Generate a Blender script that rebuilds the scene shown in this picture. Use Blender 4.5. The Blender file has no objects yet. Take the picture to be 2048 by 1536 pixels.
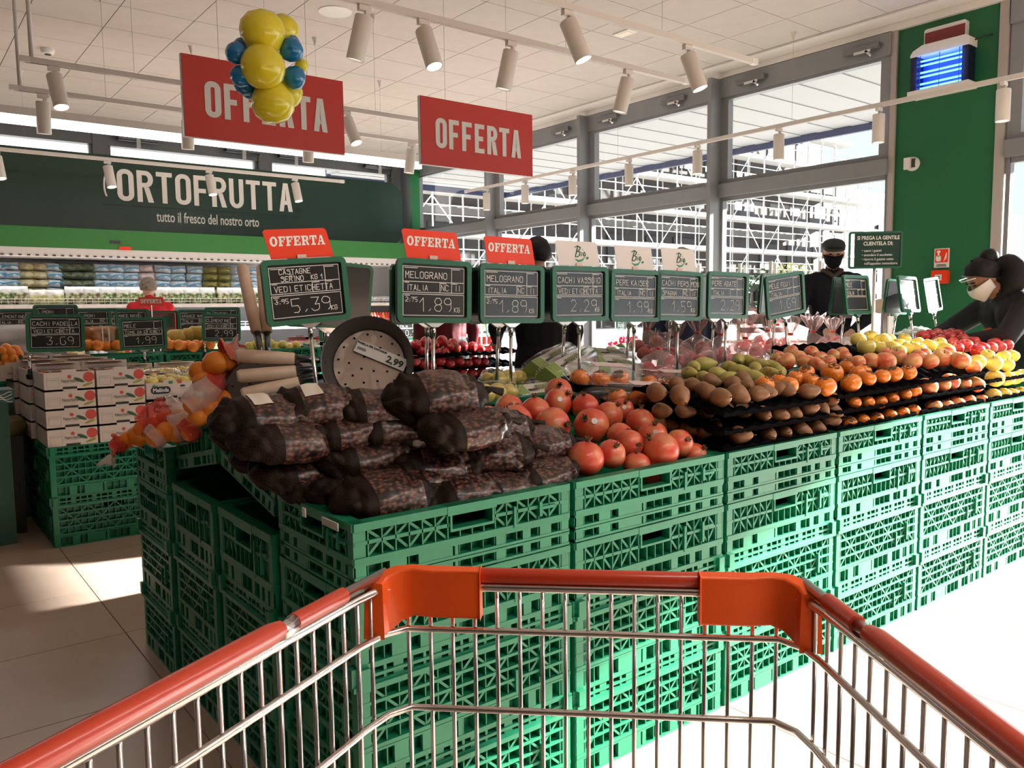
import bpy, bmesh, math, random
import numpy as np
from mathutils import Vector, Matrix, Euler
R = math.radians
SC = bpy.context.scene
COL = SC.collection
RND = random.Random(7)

# ------------------------------------------------------------------ camera
CAM_Z = 1.207
FPX = 1617.48
YAW, PITCH, ROLL = R(38.003), R(-5.376), R(-0.651)
cy_, sy_, cp_, sp_ = math.cos(YAW), math.sin(YAW), math.cos(PITCH), math.sin(PITCH)
FWD = Vector((sy_*cp_, cy_*cp_, sp_))
_r = Vector((cy_, -sy_, 0)); _u = _r.cross(FWD)
RGT = _r*math.cos(ROLL) + _u*math.sin(ROLL)
UPV = -_r*math.sin(ROLL) + _u*math.cos(ROLL)
cam = bpy.data.cameras.new('camera'); camo = bpy.data.objects.new('camera', cam); COL.objects.link(camo)
cam.sensor_width = 36; cam.lens = FPX/2048*36; cam.clip_start = 0.02; cam.clip_end = 400
camo.matrix_world = Matrix(((RGT.x, UPV.x, -FWD.x, 0), (RGT.y, UPV.y, -FWD.y, 0), (RGT.z, UPV.z, -FWD.z, CAM_Z), (0, 0, 0, 1)))
SC.camera = camo

# ------------------------------------------------------------------ world, sun, exposure
w = bpy.data.worlds.new('sky'); SC.world = w; w.use_nodes = True
bg = w.node_tree.nodes['Background']
bg.inputs[0].default_value = (0.86, 0.93, 1.0, 1); bg.inputs[1].default_value = 1.9
SUN_SLOPE, SUN_AZ = 0.33, R(14)            # low winter sun from the glazed side
sl = bpy.data.lights.new('sun', 'SUN'); sl.energy = 88; sl.angle = R(0.55); sl.color = (1.0, 0.96, 0.9)
so = bpy.data.objects.new('sun', sl); COL.objects.link(so)
sdir = Vector((-math.cos(SUN_AZ), math.sin(SUN_AZ), -SUN_SLOPE*math.cos(SUN_AZ)))
so.rotation_euler = sdir.to_track_quat('-Z', 'Y').to_euler(); so.location = (30, -8, 12)
SC.view_settings.view_transform = 'Standard'; SC.view_settings.look = 'None'
SC.view_settings.gamma = 1; SC.view_settings.use_curve_mapping = False
SC.view_settings.exposure = -0.7
SC.cycles.max_bounces = 8; SC.cycles.transparent_max_bounces = 24; SC.cycles.sample_clamp_indirect = 6
SC.cycles.caustics_reflective = False; SC.cycles.caustics_refractive = False

# ------------------------------------------------------------------ geometry helpers
def ray(px, py):
    return RGT*((px-1024)/FPX) - UPV*((py-768)/FPX) + FWD
def at(px, py, X=None, Y=None, Z=None):
    v = ray(px, py)
    t = X/v.x if X is not None else (Y/v.y if Y is not None else (Z-CAM_Z)/v.z)
    return v*t + Vector((0, 0, CAM_Z))
def slope(px, py, a, b, Y0=1.5):          # point on the plane z = a + b (y - Y0)
    v = ray(px, py); t = (a-b*Y0-CAM_Z)/(v.z-b*v.y)
    return v*t + Vector((0, 0, CAM_Z))
def span(px, p):                           # real size of px pixels at point p
    return px/FPX*(p-Vector((0, 0, CAM_Z))).dot(FWD)

class MB:
    def __init__(s): s.v = []; s.f = []; s.m = []; s.cur = 0
    def add(s, vs, fs, M=None):
        n = len(s.v)
        s.v += [tuple(M @ Vector(p)) for p in vs] if M is not None else [tuple(p) for p in vs]
        s.f += [tuple(i+n for i in f) for f in fs]; s.m += [s.cur]*len(fs)
        return s
    def box(s, c, d, M=None, taper=1.0):
        x, y, z = d[0]/2, d[1]/2, d[2]/2; t = taper
        vs = [(-x, -y, -z), (x, -y, -z), (x, y, -z), (-x, y, -z), (-x*t, -y*t, z), (x*t, -y*t, z), (x*t, y*t, z), (-x*t, y*t, z)]
        vs = [(a+c[0], b+c[1], e+c[2]) for a, b, e in vs]
        return s.add(vs, [(0, 3, 2, 1), (4, 5, 6, 7), (0, 1, 5, 4), (1, 2, 6, 5), (2, 3, 7, 6), (3, 0, 4, 7)], M)
    def box2(s, a, b, M=None):
        return s.box([(a[i]+b[i])/2 for i in range(3)], [abs(b[i]-a[i]) for i in range(3)], M)
    def bar(s, p, q, w, h=None, up=(0, 0, 1)):
        p, q = Vector(p), Vector(q); d = q-p; L = d.length
        if L < 1e-6: return s
        d /= L; u = Vector(up)
        if abs(d.dot(u)) > .98: u = Vector((0, 1, 0)) if abs(d.y) < .9 else Vector((1, 0, 0))
        a = d.cross(u).normalized(); b = a.cross(d); h = h or w
        M = Matrix((( a.x, d.x, b.x, 0), (a.y, d.y, b.y, 0), (a.z, d.z, b.z, 0), (0, 0, 0, 1))); M.translation = (p+q)/2
        return s.box((0, 0, 0), (w, L, h), M)
    def tube(s, pts, r, n=8, cap=True, closed=False):
        pts = [Vector(p) for p in pts]; N = len(pts); rs = r if isinstance(r, (list, tuple)) else [r]*N
        prev = None; vs = []
        for i, p in enumerate(pts):
            if closed: d = pts[(i+1) % N]-pts[i-1]
            else: d = pts[min(i+1, N-1)]-pts[max(i-1, 0)]
            d.normalize()
            if prev is None:
                u = Vector((0, 0, 1)) if abs(d.z) < .9 else Vector((1, 0, 0)); a = d.cross(u).normalized()
            else: a = (prev-d*prev.dot(d)).normalized()
            prev = a; b = d.cross(a)
            for k in range(n):
                t = 2*math.pi*k/n; vs.append(p+(a*math.cos(t)+b*math.sin(t))*rs[i])
        fs = []
        for i in range(N if closed else N-1):
            j = (i+1) % N
            for k in range(n):
                k2 = (k+1) % n; fs.append((i*n+k, i*n+k2, j*n+k2, j*n+k))
        if cap and not closed: fs += [tuple(range(n))[::-1], tuple((N-1)*n+k for k in range(n))]
        return s.add(vs, fs)
    def lathe(s, prof, n=16, M=None, fn=None, cap=True):      # prof: (radius, z) list
        vs = []; fs = []
        for (r, z) in prof:
            for k in range(n):
                t = 2*math.pi*k/n; p = Vector((r*math.cos(t), r*math.sin(t), z))
                vs.append(fn(p, t) if fn else p)
        for i in range(len(prof)-1):
            for k in range(n):
                k2 = (k+1) % n; fs.append((i*n+k, i*n+k2, (i+1)*n+k2, (i+1)*n+k))
        if cap and prof[0][0] > 1e-5: fs.append(tuple(range(n))[::-1])
        if cap and prof[-1][0] > 1e-5: fs.append(tuple((len(prof)-1)*n+k for k in range(n)))
        return s.add(vs, fs, M)
    def ball(s, c, r, n=10, m=7, M=None):
        rr = r if isinstance(r, (tuple, list)) else (r, r, r)
        vs = []; fs = []
        for i in range(m+1):
            a = math.pi*i/m
            for k in range(n):
                t = 2*math.pi*k/n; vs.append((c[0]+rr[0]*math.sin(a)*math.cos(t), c[1]+rr[1]*math.sin(a)*math.sin(t), c[2]-rr[2]*math.cos(a)))
        for i in range(m):
            for k in range(n):
                k2 = (k+1) % n; fs.append((i*n+k, i*n+k2, (i+1)*n+k2, (i+1)*n+k))
        return s.add(vs, fs, M)
    def prism(s, poly, d, M=None):                  # polygon in local XY extruded 0..d along Z
        n = len(poly); vs = [(x, y, 0) for x, y in poly]+[(x, y, d) for x, y in poly]
        fs = [tuple(range(n))[::-1], tuple(range(n, 2*n))]+[(i, (i+1) % n, n+(i+1) % n, n+i) for i in range(n)]
        return s.add(vs, fs, M)
    def quad(s, a, b, c, d): return s.add([a, b, c, d], [(0, 1, 2, 3)])
    def mesh(s, name, mats, smooth=False):
        me = bpy.data.meshes.new(name); me.from_pydata(s.v, [], s.f)
        for m in (mats if isinstance(mats, (list, tuple)) else [mats]): me.materials.append(m)
        if len(me.materials) > 1: me.polygons.foreach_set('material_index', s.m)
        if smooth:
            me.polygons.foreach_set('use_smooth', [True]*len(me.polygons))
            if smooth is not True: me.set_sharp_from_angle(angle=R(smooth))
        me.update(); return me
    def build(s, name, mats, parent=None, smooth=False):
        return inst(name, s.mesh(name, mats, smooth), parent)

def inst(name, me, parent=None, loc=None, rot=None, scale=None):
    o = bpy.data.objects.new(name, me); COL.objects.link(o)
    if parent: o.parent = parent
    if loc is not None: o.location = loc
    if rot is not None: o.rotation_euler = rot
    if scale is not None: o.scale = scale if isinstance(scale, (tuple, list)) else (scale,)*3
    return o
def tag(o, label=None, cat=None, group=None, kind=None):
    if label: o['label'] = label
    if cat: o['category'] = cat
    if group: o['group'] = group
    if kind: o['kind'] = kind
    return o
def thing(name, label, cat, loc=(0, 0, 0), rot=(0, 0, 0), group=None):
    o = bpy.data.objects.new(name, None); o.empty_display_size = .05; COL.objects.link(o); o.location = loc; o.rotation_euler = rot
    return tag(o, label, cat, group)
def struct(o): o['kind'] = 'structure'; return o
def structE(name, loc=(0, 0, 0), rot=(0, 0, 0)):
    o = bpy.data.objects.new(name, None); COL.objects.link(o); o.location = loc; o.rotation_euler = rot; return struct(o)
def copy_tree(o, parent=None):
    c = o.copy(); COL.objects.link(c); c.parent = parent
    for ch in o.children: copy_tree(ch, c)
    return c
def noise(p, s=1.0):
    from mathutils import noise as N
    return N.noise(Vector(p)*s)
ORD = ['', 'first', 'second', 'third', 'fourth', 'fifth', 'sixth', 'seventh', 'eighth', 'ninth', 'tenth', 'eleventh', 'twelfth', 'thirteenth', 'fourteenth', 'fifteenth', 'sixteenth', 'seventeenth', 'eighteenth', 'nineteenth', 'twentieth']
def rrect(w, h, r, n=4):
    out = []
    for cx, cy, a0 in ((w/2-r, h/2-r, 0), (-w/2+r, h/2-r, 90), (-w/2+r, -h/2+r, 180), (w/2-r, -h/2+r, 270)):
        for k in range(n+1):
            t = R(a0+90*k/n); out.append((cx+r*math.cos(t), cy+r*math.sin(t)))
    return out
def ring(mb, outer, inner, d, M=None):             # frame between two same-length outlines, extruded 0..d
    n = len(outer); vs = [(x, y, z) for z in (0, d) for ol in (outer, inner) for x, y in ol]; fs = []
    for i in range(n):
        j = (i+1) % n
        fs += [(i, n+i, n+j, j), (2*n+i, 2*n+j, 3*n+j, 3*n+i), (i, j, 2*n+j, 2*n+i), (n+i, 3*n+i, 3*n+j, n+j)]
    return mb.add(vs, fs, M)

# ------------------------------------------------------------------ materials
MATS = {}
def mat(name, col, rough=.5, metal=0., var=0., vscale=8., bump=0., bscale=40., coat=0., trans=0., emit=None, es=0., spec=.5, rndv=0., alpha=None, sheen=0.):
    if name in MATS: return MATS[name]
    m = bpy.data.materials.new(name); m.use_nodes = True; nt = m.node_tree; b = nt.nodes['Principled BSDF']; L = nt.links.new
    c = tuple(col)+(1,) if len(col) == 3 else col
    b.inputs['Base Color'].default_value = c; b.inputs['Roughness'].default_value = rough; b.inputs['Metallic'].default_value = metal
    b.inputs['Coat Weight'].default_value = coat; b.inputs['Specular IOR Level'].default_value = spec; b.inputs['Transmission Weight'].default_value = trans
    b.inputs['Coat Roughness'].default_value = .08; b.inputs['Sheen Weight'].default_value = sheen
    if emit: b.inputs['Emission Color'].default_value = tuple(emit)+(1,); b.inputs['Emission Strength'].default_value = es
    last = None
    if var or rndv or bump:
        tc = nt.nodes.new('ShaderNodeTexCoord')
    if var:
        n = nt.nodes.new('ShaderNodeTexNoise'); n.inputs['Scale'].default_value = vscale; n.inputs['Detail'].default_value = 4
        L(tc.outputs['Object'], n.inputs['Vector'])
        mr = nt.nodes.new('ShaderNodeMapRange'); L(n.outputs['Fac'], mr.inputs[0]); mr.inputs[1].default_value = .3; mr.inputs[2].default_value = .7
        mr.inputs[3].default_value = 1-var; mr.inputs[4].default_value = 1+var
        last = mr.outputs[0]
    if rndv:
        oi = nt.nodes.new('ShaderNodeObjectInfo'); mr2 = nt.nodes.new('ShaderNodeMapRange'); L(oi.outputs['Random'], mr2.inputs[0])
        mr2.inputs[3].default_value = 1-rndv; mr2.inputs[4].default_value = 1+rndv
        if last:
            mu = nt.nodes.new('ShaderNodeMath'); mu.operation = 'MULTIPLY'; L(last, mu.inputs[0]); L(mr2.outputs[0], mu.inputs[1]); last = mu.outputs[0]
        else: last = mr2.outputs[0]
    if last:
        vm = nt.nodes.new('ShaderNodeVectorMath'); vm.operation = 'SCALE'; vm.inputs[0].default_value = c[:3]; L(last, vm.inputs['Scale']); L(vm.outputs[0], b.inputs['Base Color'])
    if bump:
        n2 = nt.nodes.new('ShaderNodeTexNoise'); n2.inputs['Scale'].default_value = bscale; L(tc.outputs['Object'], n2.inputs['Vector'])
        bp = nt.nodes.new('ShaderNodeBump'); bp.inputs['Strength'].default_value = bump; bp.inputs['Distance'].default_value = .01; L(n2.outputs['Fac'], bp.inputs['Height']); L(bp.outputs[0], b.inputs['Normal'])
    MATS[name] = m; return m
def mat_thin(name, tint, opac, rough=.06, gl=(1, 1, 1)):       # thin film or pane: mostly transparent, with a fresnel sheen
    if name in MATS: return MATS[name]
    m = bpy.data.materials.new(name); m.use_nodes = True; nt = m.node_tree; nt.nodes.clear(); L = nt.links.new
    o = nt.nodes.new('ShaderNodeOutputMaterial'); t = nt.nodes.new('ShaderNodeBsdfTransparent'); t.inputs[0].default_value = tuple(tint)+(1,)
    g = nt.nodes.new('ShaderNodeBsdfGlossy'); g.inputs['Roughness'].default_value = rough; g.inputs[0].default_value = tuple(gl)+(1,)
    d = nt.nodes.new('ShaderNodeBsdfDiffuse'); d.inputs[0].default_value = tuple(gl)+(1,)
    f0 = nt.nodes.new('ShaderNodeFresnel'); f0.inputs[0].default_value = 1.45
    ge = nt.nodes.new('ShaderNodeNewGeometry'); iv = nt.nodes.new('ShaderNodeMath'); iv.operation = 'SUBTRACT'; iv.inputs[0].default_value = 1; L(ge.outputs['Backfacing'], iv.inputs[1])
    fr = nt.nodes.new('ShaderNodeMath'); fr.operation = 'MULTIPLY'; L(f0.outputs[0], fr.inputs[0]); L(iv.outputs[0], fr.inputs[1])
    m1 = nt.nodes.new('ShaderNodeMixShader'); m1.inputs[0].default_value = opac; L(t.outputs[0], m1.inputs[1]); L(d.outputs[0], m1.inputs[2])
    m2 = nt.nodes.new('ShaderNodeMixShader'); L(fr.outputs[0], m2.inputs[0]); L(m1.outputs[0], m2.inputs[1]); L(g.outputs[0], m2.inputs[2]); L(m2.outputs[0], o.inputs[0])
    MATS[name] = m; return m
def ramp(nt, fac, stops, interp='LINEAR'):
    r = nt.nodes.new('ShaderNodeValToRGB'); r.color_ramp.interpolation = interp; e = r.color_ramp.elements
    while len(e) < len(stops): e.new(.5)
    for i, (p, c) in enumerate(stops): e[i].position = p; e[i].color = tuple(c)+(1,)
    nt.links.new(fac, r.inputs[0]); return r.outputs[0]

WHITE = mat('white_paint', (.8, .78, .75), .5)
WHITEP = mat('white_plastic', (.82, .81, .79), .35)
GREYF = mat('grey_aluminium', (.27, .28, .30), .38, .2, var=.06, vscale=3)
STEEL = mat('bright_steel', (.72, .71, .70), .22, 1.0)
CHROME = mat('zinc_wire', (.68, .66, .65), .2, 1.0)
BLACKP = mat('black_plastic', (.012, .012, .014), .35)
DARKP = mat('dark_plastic', (.05, .05, .055), .4)
GREENW = mat('green_wall_paint', (.010, .135, .048), .45, var=.05, vscale=2)
GREENB = mat('bright_green_band', (.035, .21, .042), .4)
SIGND = mat('dark_green_sign', (.010, .042, .028), .28, var=.06, vscale=1.5)
REDS = mat('sign_red', (.62, .045, .035), .45)
REDC = mat('card_red', (.86, .05, .012), .3)
LETW = mat('lettering_white', (.85, .84, .82), .5)
LETD = mat('lettering_dark', (.03, .03, .03), .5)
GLASS = mat_thin('window_glass', (.96, .98, .98), .0, .02)
CHALK = mat('chalk_white', (.78, .78, .76), .8)
BOARDG = mat('board_green', (.018, .14, .075), .3, coat=.2)
SLATE = mat('slate_black', (.012, .012, .014), .25, coat=.6)
CRATE = mat('crate_green', (.010, .205, .105), .38, var=.12, vscale=14, rndv=.10)
WOOD = mat('handle_wood', (.80, .60, .45), .5, var=.06, vscale=20)
SKIN = mat('skin', (.62, .36, .26), .5, var=.08, vscale=9)
WHEN = lambda a, b, t: a+(b-a)*t

# printed lettering from the built-in face; handwriting from strokes
def text(s, h, m, parent, loc, rot=(R(90), 0, 0), sx=1.0, bold=0., align='CENTER', name='lettering', ext=.0015, spacing=1.0):
    cu = bpy.data.curves.new(name, 'FONT'); cu.body = s; cu.size = h/.70; cu.align_x = align; cu.align_y = 'CENTER'
    cu.extrude = ext; cu.offset = bold*h; cu.resolution_u = 3; cu.space_character = spacing; cu.materials.append(m)
    to = bpy.data.objects.new('t', cu); me = bpy.data.meshes.new_from_object(to); bpy.data.objects.remove(to); bpy.data.curves.remove(cu)
    me.name = name; return inst(name, me, parent, loc, rot, (sx, 1, 1))
GL = {'A': '002640 1232', 'B': '0006 0636453303 33424130100 0', 'C': '4536160501103041', 'D': '0006 0626454120 2000', 'E': '40000646 0333', 'F': '000646 0333', 'G': '453616050110304143 4323', 'H': '0006 4046 0343', 'I': '2026', 'J': '3631200110', 'K': '0006 460340', 'L': '060040', 'M': '0006234640', 'N': '00064046', 'O': '100105163645413010', 'P': '00063645443303', 'Q': '100105163645413010 2240', 'R': '00063645443303 2340', 'S': '4536160514344341301001', 'T': '0646 2620', 'U': '060110304146', 'V': '062046', 'W': '0610243046', 'X': '0046 0640', 'Y': '062346 2320', 'Z': '06460040', '0': '100105163645413010', '1': '042620', '2': '051636440040', '3': '0646234341301001', '4': '30360242', '5': '4606033342413010', '6': '461605011030414233', '7': '064620', '8': '13020110304142331304051636454433', '9': '44331304051636454130', ',': '2110', '.': '2021', '-': '0333'}
GL['B'] = '0006 0636453303 3342413000'
def chalk(mb, s, x, y, h, lw=.0022, wob=.06, z=.0, sx=.62, gap=1.45):
    for ch in s.upper():
        if ch == ' ': x += h*sx*.9; continue
        g = GL.get(ch, '0046')
        for st in g.split():
            pts = [(int(st[i]), int(st[i+1])) for i in range(0, len(st)-1, 2)]
            pts = [(x+(a/4*sx+RND.uniform(-wob, wob)*.35)*h, y+(b/6+RND.uniform(-wob, wob)*.4)*h) for a, b in pts]
            for (x0, y0), (x1, y1) in zip(pts, pts[1:]):
                z += 2e-6
                dx, dy = x1-x0, y1-y0; L = math.hypot(dx, dy)
                if L < 1e-6: continue
                nx, ny = -dy/L*lw/2, dx/L*lw/2; ex, ey = dx/L*lw/2, dy/L*lw/2
                mb.quad((x0+nx-ex, y0+ny-ey, z), (x0-nx-ex, y0-ny-ey, z), (x1-nx+ex, y1-ny+ey, z), (x1+nx+ex, y1+ny+ey, z))
        x += h*sx*(gap if ch not in ',.1I' else gap*.75)
    return x

def din(s, h, w, m, parent, loc, name='lettering', th=.20):
    """narrow road sign capitals built from even strokes; h cap height, w total width; lies in local XZ facing -y; each letter its own mesh"""
    adv = {'I': .5}; tot = sum(adv.get(c, 1.0) for c in s); lw = w/tot; x = -w/2; g = lw*.84; t = th*h*.82
    for c in s:
        mb = MB(); a = lw*adv.get(c, 1.0)
        def bx(x0, z0, x1, z1): mb.box2((x0*g, -.002, z0*h), (x1*g, .002, z1*h))
        tx = t/g; tz = t/h*.92
        def qd(p0, p1, p2, p3): mb.add([(a_*g, y_, b_*h) for y_ in (-.002, .002) for a_, b_ in (p0, p1, p2, p3)], [(0, 1, 2, 3), (7, 6, 5, 4), (0, 4, 5, 1), (1, 5, 6, 2), (2, 6, 7, 3), (3, 7, 4, 0)])
        if c == 'O':
            o = rrect(g, h, g*.46, 6); i_ = rrect(g-2*t, h-2*t*.92, (g-2*t)*.42, 6)
            ring(mb, o, i_, .004, Matrix.Translation((g/2, .002, h/2)) @ Matrix.Rotation(R(90), 4, 'X'))
        elif c in 'FE':
            bx(0, 0, tx, 1); bx(tx, 1-tz, .92, 1); bx(tx, .5-tz/2, .80, .5+tz/2)
            if c == 'E': bx(tx, 0, .92, tz)
        elif c == 'R':
            bx(0, 0, tx, .4695)
            n = 6; oc = [(.0, 1.0), (.55, 1.0)]+[(.55+.45*math.sin(math.pi*k/8), .735+.265*math.cos(math.pi*k/8)) for k in range(1, 8)]+[(.55, .47), (.0, .47)]
            ic = [(tx, 1-tz), (.52, 1-tz)]+[(.52+(.48-tx)*math.sin(math.pi*k/8), .735+(.265-tz)*math.cos(math.pi*k/8)) for k in range(1, 8)]+[(.52, .47+tz), (tx, .47+tz)]
            ring(mb, [(a_*g, b_*h) for a_, b_ in oc], [(a_*g, b_*h) for a_, b_ in ic], .004, Matrix.Translation((0, .002, 0)) @ Matrix.Rotation(R(90), 4, 'X'))
            qd((.42, .469), (.42+tx, .469), (1.0, 0), (1.0-tx*1.1, 0))
        elif c == 'T': bx(0, 1-tz, 1, 1); bx(.5-tx/2, 0, .5+tx/2, 1-tz)
        elif c == 'A':
            k = .5-tx*.55; mb.add([(a_*g, y_, b_*h) for y_ in (-.002, .002) for a_, b_ in ((0, 0), (tx, 0), (.3+tx*.42, .22), (.7-tx*.42, .22), (1-tx, 0), (1, 0), (.5+tx*.55, 1), (.5-tx*.55, 1))], [(0, 1, 2, 7), (2, 3, 6, 7), (3, 4, 5, 6)]); mb.v = mb.v[:8]; mb.f = []; mb.m = []
            y_ = -.002; Q = [(0, 0), (tx, 0), (tx+.085, .24), (.915-tx, .24), (1-tx, 0), (1, 0), (.5+tx*.55, 1), (.5-tx*.55, 1), (tx+.085+.06, .24+tz), (.855-tx, .24+tz), (.5, 1-tz*1.25)]
            mb.v = []; mb.add([(a_*g, y_, b_*h) for a_, b_ in Q], [(0, 1, 2, 8, 10, 7), (2, 3, 9, 8), (3, 4, 5, 6, 10, 9), (7, 10, 6)])
        elif c == 'U':
            n = 8; po = [(0, 1)]+[(.5-.5*math.cos(math.pi*k/n), .27-.27*math.sin(math.pi*k/n)) for k in range(n+1)]+[(1, 1)]
            pi_ = [(tx, 1)]+[(.5-(.5-tx)*math.cos(math.pi*k/n), .27-(.27-tz)*math.sin(math.pi*k/n)) for k in range(n+1)]+[(1-tx, 1)]
            for i in range(len(po)-1): qd(po[i], pi_[i], pi_[i+1], po[i+1])
        ob = mb.build(name, m, parent); ob.location = (loc[0]+x, loc[1], loc[2]-h/2); x += a
# ================================================================== SETTING
# floor: slab plus the tiles that show
FT = bpy.data.materials.new('floor_tile'); FT.use_nodes = True
def _ft():
    nt = FT.node_tree; b = nt.nodes['Principled BSDF']; tc = nt.nodes.new('ShaderNodeTexCoord'); n = nt.nodes.new('ShaderNodeTexNoise')
    n.inputs['Scale'].default_value = 5; n.inputs['Detail'].default_value = 6; nt.links.new(tc.outputs['Object'], n.inputs['Vector'])
    nt.links.new(ramp(nt, n.outputs['Fac'], [(.3, (.45, .335, .27)), (.7, (.51, .385, .315))]), b.inputs['Base Color'])
    b.inputs['Roughness'].default_value = .32
_ft()
GROUT = mat('grout', (.23, .16, .13), .8)
floor = struct(MB().box2((-8, -8, -.2), (7.6, 12.6, -.004)).build('floor', GROUT))
TX0, TDX, TY0, TDY = .662, .645, 3.24, .6
tile_me = MB().box((0, 0, -.006), (TDX-.004, TDY-.004, .012)).mesh('floor_tile', FT)
for i in range(-2, 11):
    for j in range(-6, 6):
        x, y = TX0+TDX*(i+.5), TY0+TDY*(j+.5)
        if y < .2+.0*x and x < .3: continue
        if x > 1.1 and 1.9 < y < 9: continue
        inst('floor_tile', tile_me, floor, (x, y, 0))
MB().box2((-8, -8, -.03), (7.6, TY0-6*TDY-.002, 0)).box2((-8, TY0+6*TDY, -.03), (7.6, 12.6, -.001)).box2((-8, TY0-6*TDY, -.03), (TX0-2*TDX, TY0+6*TDY, 0)).build('floor_border', FT, floor)

# ceiling: slab plus tiles
CEILM = mat('ceiling_board', (.58, .545, .515), .85, var=.03, vscale=6)
CZ = 3.70
ceil = struct(MB().box2((-8, -8, CZ+.012), (7.35, 12.7, CZ+.15)).build('ceiling', mat('ceiling_grid', (.50, .47, .45), .7)))
ct_me = MB().box((0, 0, .004), (.588-.007, .612-.007, .016)).mesh('ceiling_tile', CEILM)
for i in range(-3, 9):
    for j in range(-7, 9):
        inst('ceiling_tile', ct_me, ceil, (1.735+.588*(i+.5), 7.35+.612*(j+.5), CZ))
MB().box2((-8, -8, CZ-.004), (7.0, 3.06, CZ+.012)).box2((-8, 3.07, CZ-.004), (-.03, 12.3, CZ+.012)).build('ceiling_field', CEILM, ceil)

WALLP = mat('wall_plaster', (.16, .13, .11), .8)
struct(MB().box2((-8.2, -8.2, 0), (-8, 12.8, 3.8)).build('wall_left', WALLP))
struct(MB().box2((-8.2, -8.2, 0), (7.8, -8, 3.8)).build('wall_front', WALLP))
# right wall: bulkhead, column and glazed bays
XW = 7.33
wr = struct(MB().box2((XW-.06, -8, 3.615), (XW+.3, 12.7, 3.80)).box2((XW, -8, 0), (XW+.2, -6, 3.6)).build('wall_right', WHITE))
MB().box2((XW-.02, 2.885, 0), (XW+.35, 3.72, 3.64)).build('green_column', GREENW, wr)
struct(MB().box2((XW-.30, -8, CZ-.022), (XW-.065, 12.29, CZ-.004)).build('trim_1', WHITE))
def bay(n, y0, y1, actu=True, split=True):
    """glazed bay between posts, local origin on the floor at y0"""
    e = structE('window_%d' % n, (XW, y0, 0)); W = y1-y0
    fr = MB()
    fr.box2((-.06, 0, 3.42), (.08, W, 3.62)).box2((-.08, 0, 2.375), (.08, W, 2.51)).box2((-.05, 0, 0), (.08, W, .10))
    for a, b in ((2.51, 3.42),):
        f = .10
        fr.box2((-.03, 0, a), (.05, f, b)).box2((-.03, W-f, a), (.05, W, b)).box2((-.03, f, a), (.05, W-f, a+f*.5)).box2((-.03, f, b-f*.3), (.05, W-f, b))
    fr.box2((-.02, 0, .1), (.05, .035, 2.375)).box2((-.02, W-.035, .1), (.05, W, 2.375)).box2((-.02, .03, 2.33), (.05, W-.03, 2.375))
    fr.build('window_frame', GREYF, e)
    MB().box2((.018, .1, 2.56), (.024, W-.1, 3.39)).build('glass_pane', GLASS, e)
    MB().box2((.018, .035, .1), (.024, W-.035, 2.33)).build('glass_pane', GLASS, e)
    return e
MULL = [at(1417.5, 300, X=XW-.2).y, at(1156.5, 300, X=XW-.2).y, at(970, 330, X=XW-.2).y]
ys = [3.77, MULL[0]-.02, MULL[0]+.02, MULL[1]-.02, MULL[1]+.02, MULL[2]-.02, MULL[2]+.02, 11.92]
for n, k in enumerate((0, 2, 4, 6)): bay(n+1, ys[k], ys[k+1])
for m_ in MULL: MB().box2((XW-.2, m_-.025, 0), (XW+.08, m_+.025, 3.615)).build('window_post', GREYF, wr)
MB().box2((XW-.12, 11.92, 0), (XW+.08, 12.3, 3.62)).build('window_post', GREYF, wr)
for a, b in ((3.72, 3.77), (2.815, 2.885)): MB().box2((XW-.045, a, 0), (XW+.1, b, 3.64)).build('window_post', mat('column_edge', (.44, .40, .38), .5), wr)
bay(5, -1.5, 2.80); bay(6, -5.9, -1.6)
MB().box2((XW-.05, -1.6, 0), (XW+.1, -1.5, 3.62)).build('window_post', GREYF, wr)
# small window openers on the heads
for px, py, lab in ((1120, 268, 'second'), (1214, 240, 'third'), (1345, 200, 'fourth'), (1500, 165, 'fifth'), (1722, 100, 'sixth'), (893, 343, 'first')):
    p = at(px, py, X=XW-.1)
    t = thing('window_opener', '%s grey window opener from the corner, on the head of the right glazing' % lab, 'opener', (XW-.09, p.y, 3.52), group='window openers on the right glazing')
    MB().box((0, 0, 0), (.045, .34, .05)).build('motor_body', mat('opener_grey', (.22, .22, .23), .4, .5), t)
    MB().box((-.02, -.02, -.035), (.02, .16, .025)).bar((-.02, -.05, -.03), (-.02, -.1, -.08), .02).build('chain_arm', STEEL, t)
# back wall
YB = 12.3
wb = struct(MB().box2((-8, YB, 0), (7.8, YB+.2, 2.6)).box2((-8, YB, 3.62), (7.8, YB+.2, 3.8)).build('wall_back', mat('wall_grey', (.20, .21, .23), .5)))
xb = [-2.0, 2.42, 2.6, 4.75, 4.92, 6.95]
for n, (a, b) in enumerate(((-2.0, .20), (.36, 2.45), (2.62, 4.72), (4.90, 7.0))):
    e = structE('window_%d' % (7+n), (a, YB, 0)); W = b-a
    fr = MB()
    fr.box2((0, -.06, 3.47), (W, .08, 3.62)).box2((0, -.06, 2.6), (W, .08, 2.75)).box2((0, -.03, 2.75), (.05, .05, 3.47)).box2((W-.05, -.03, 2.75), (W, .05, 3.47))
    fr.build('window_frame', GREYF, e)
    MB().box2((.05, .018, 2.75), (W-.05, .024, 3.47)).build('glass_pane', GLASS, e)
for x in (.28, 2.53, 4.81, 7.1): MB().box2((x-.09, YB-.08, 2.5), (x+.09, YB+.08, 3.62)).build('window_post', GREYF, wb)
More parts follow.
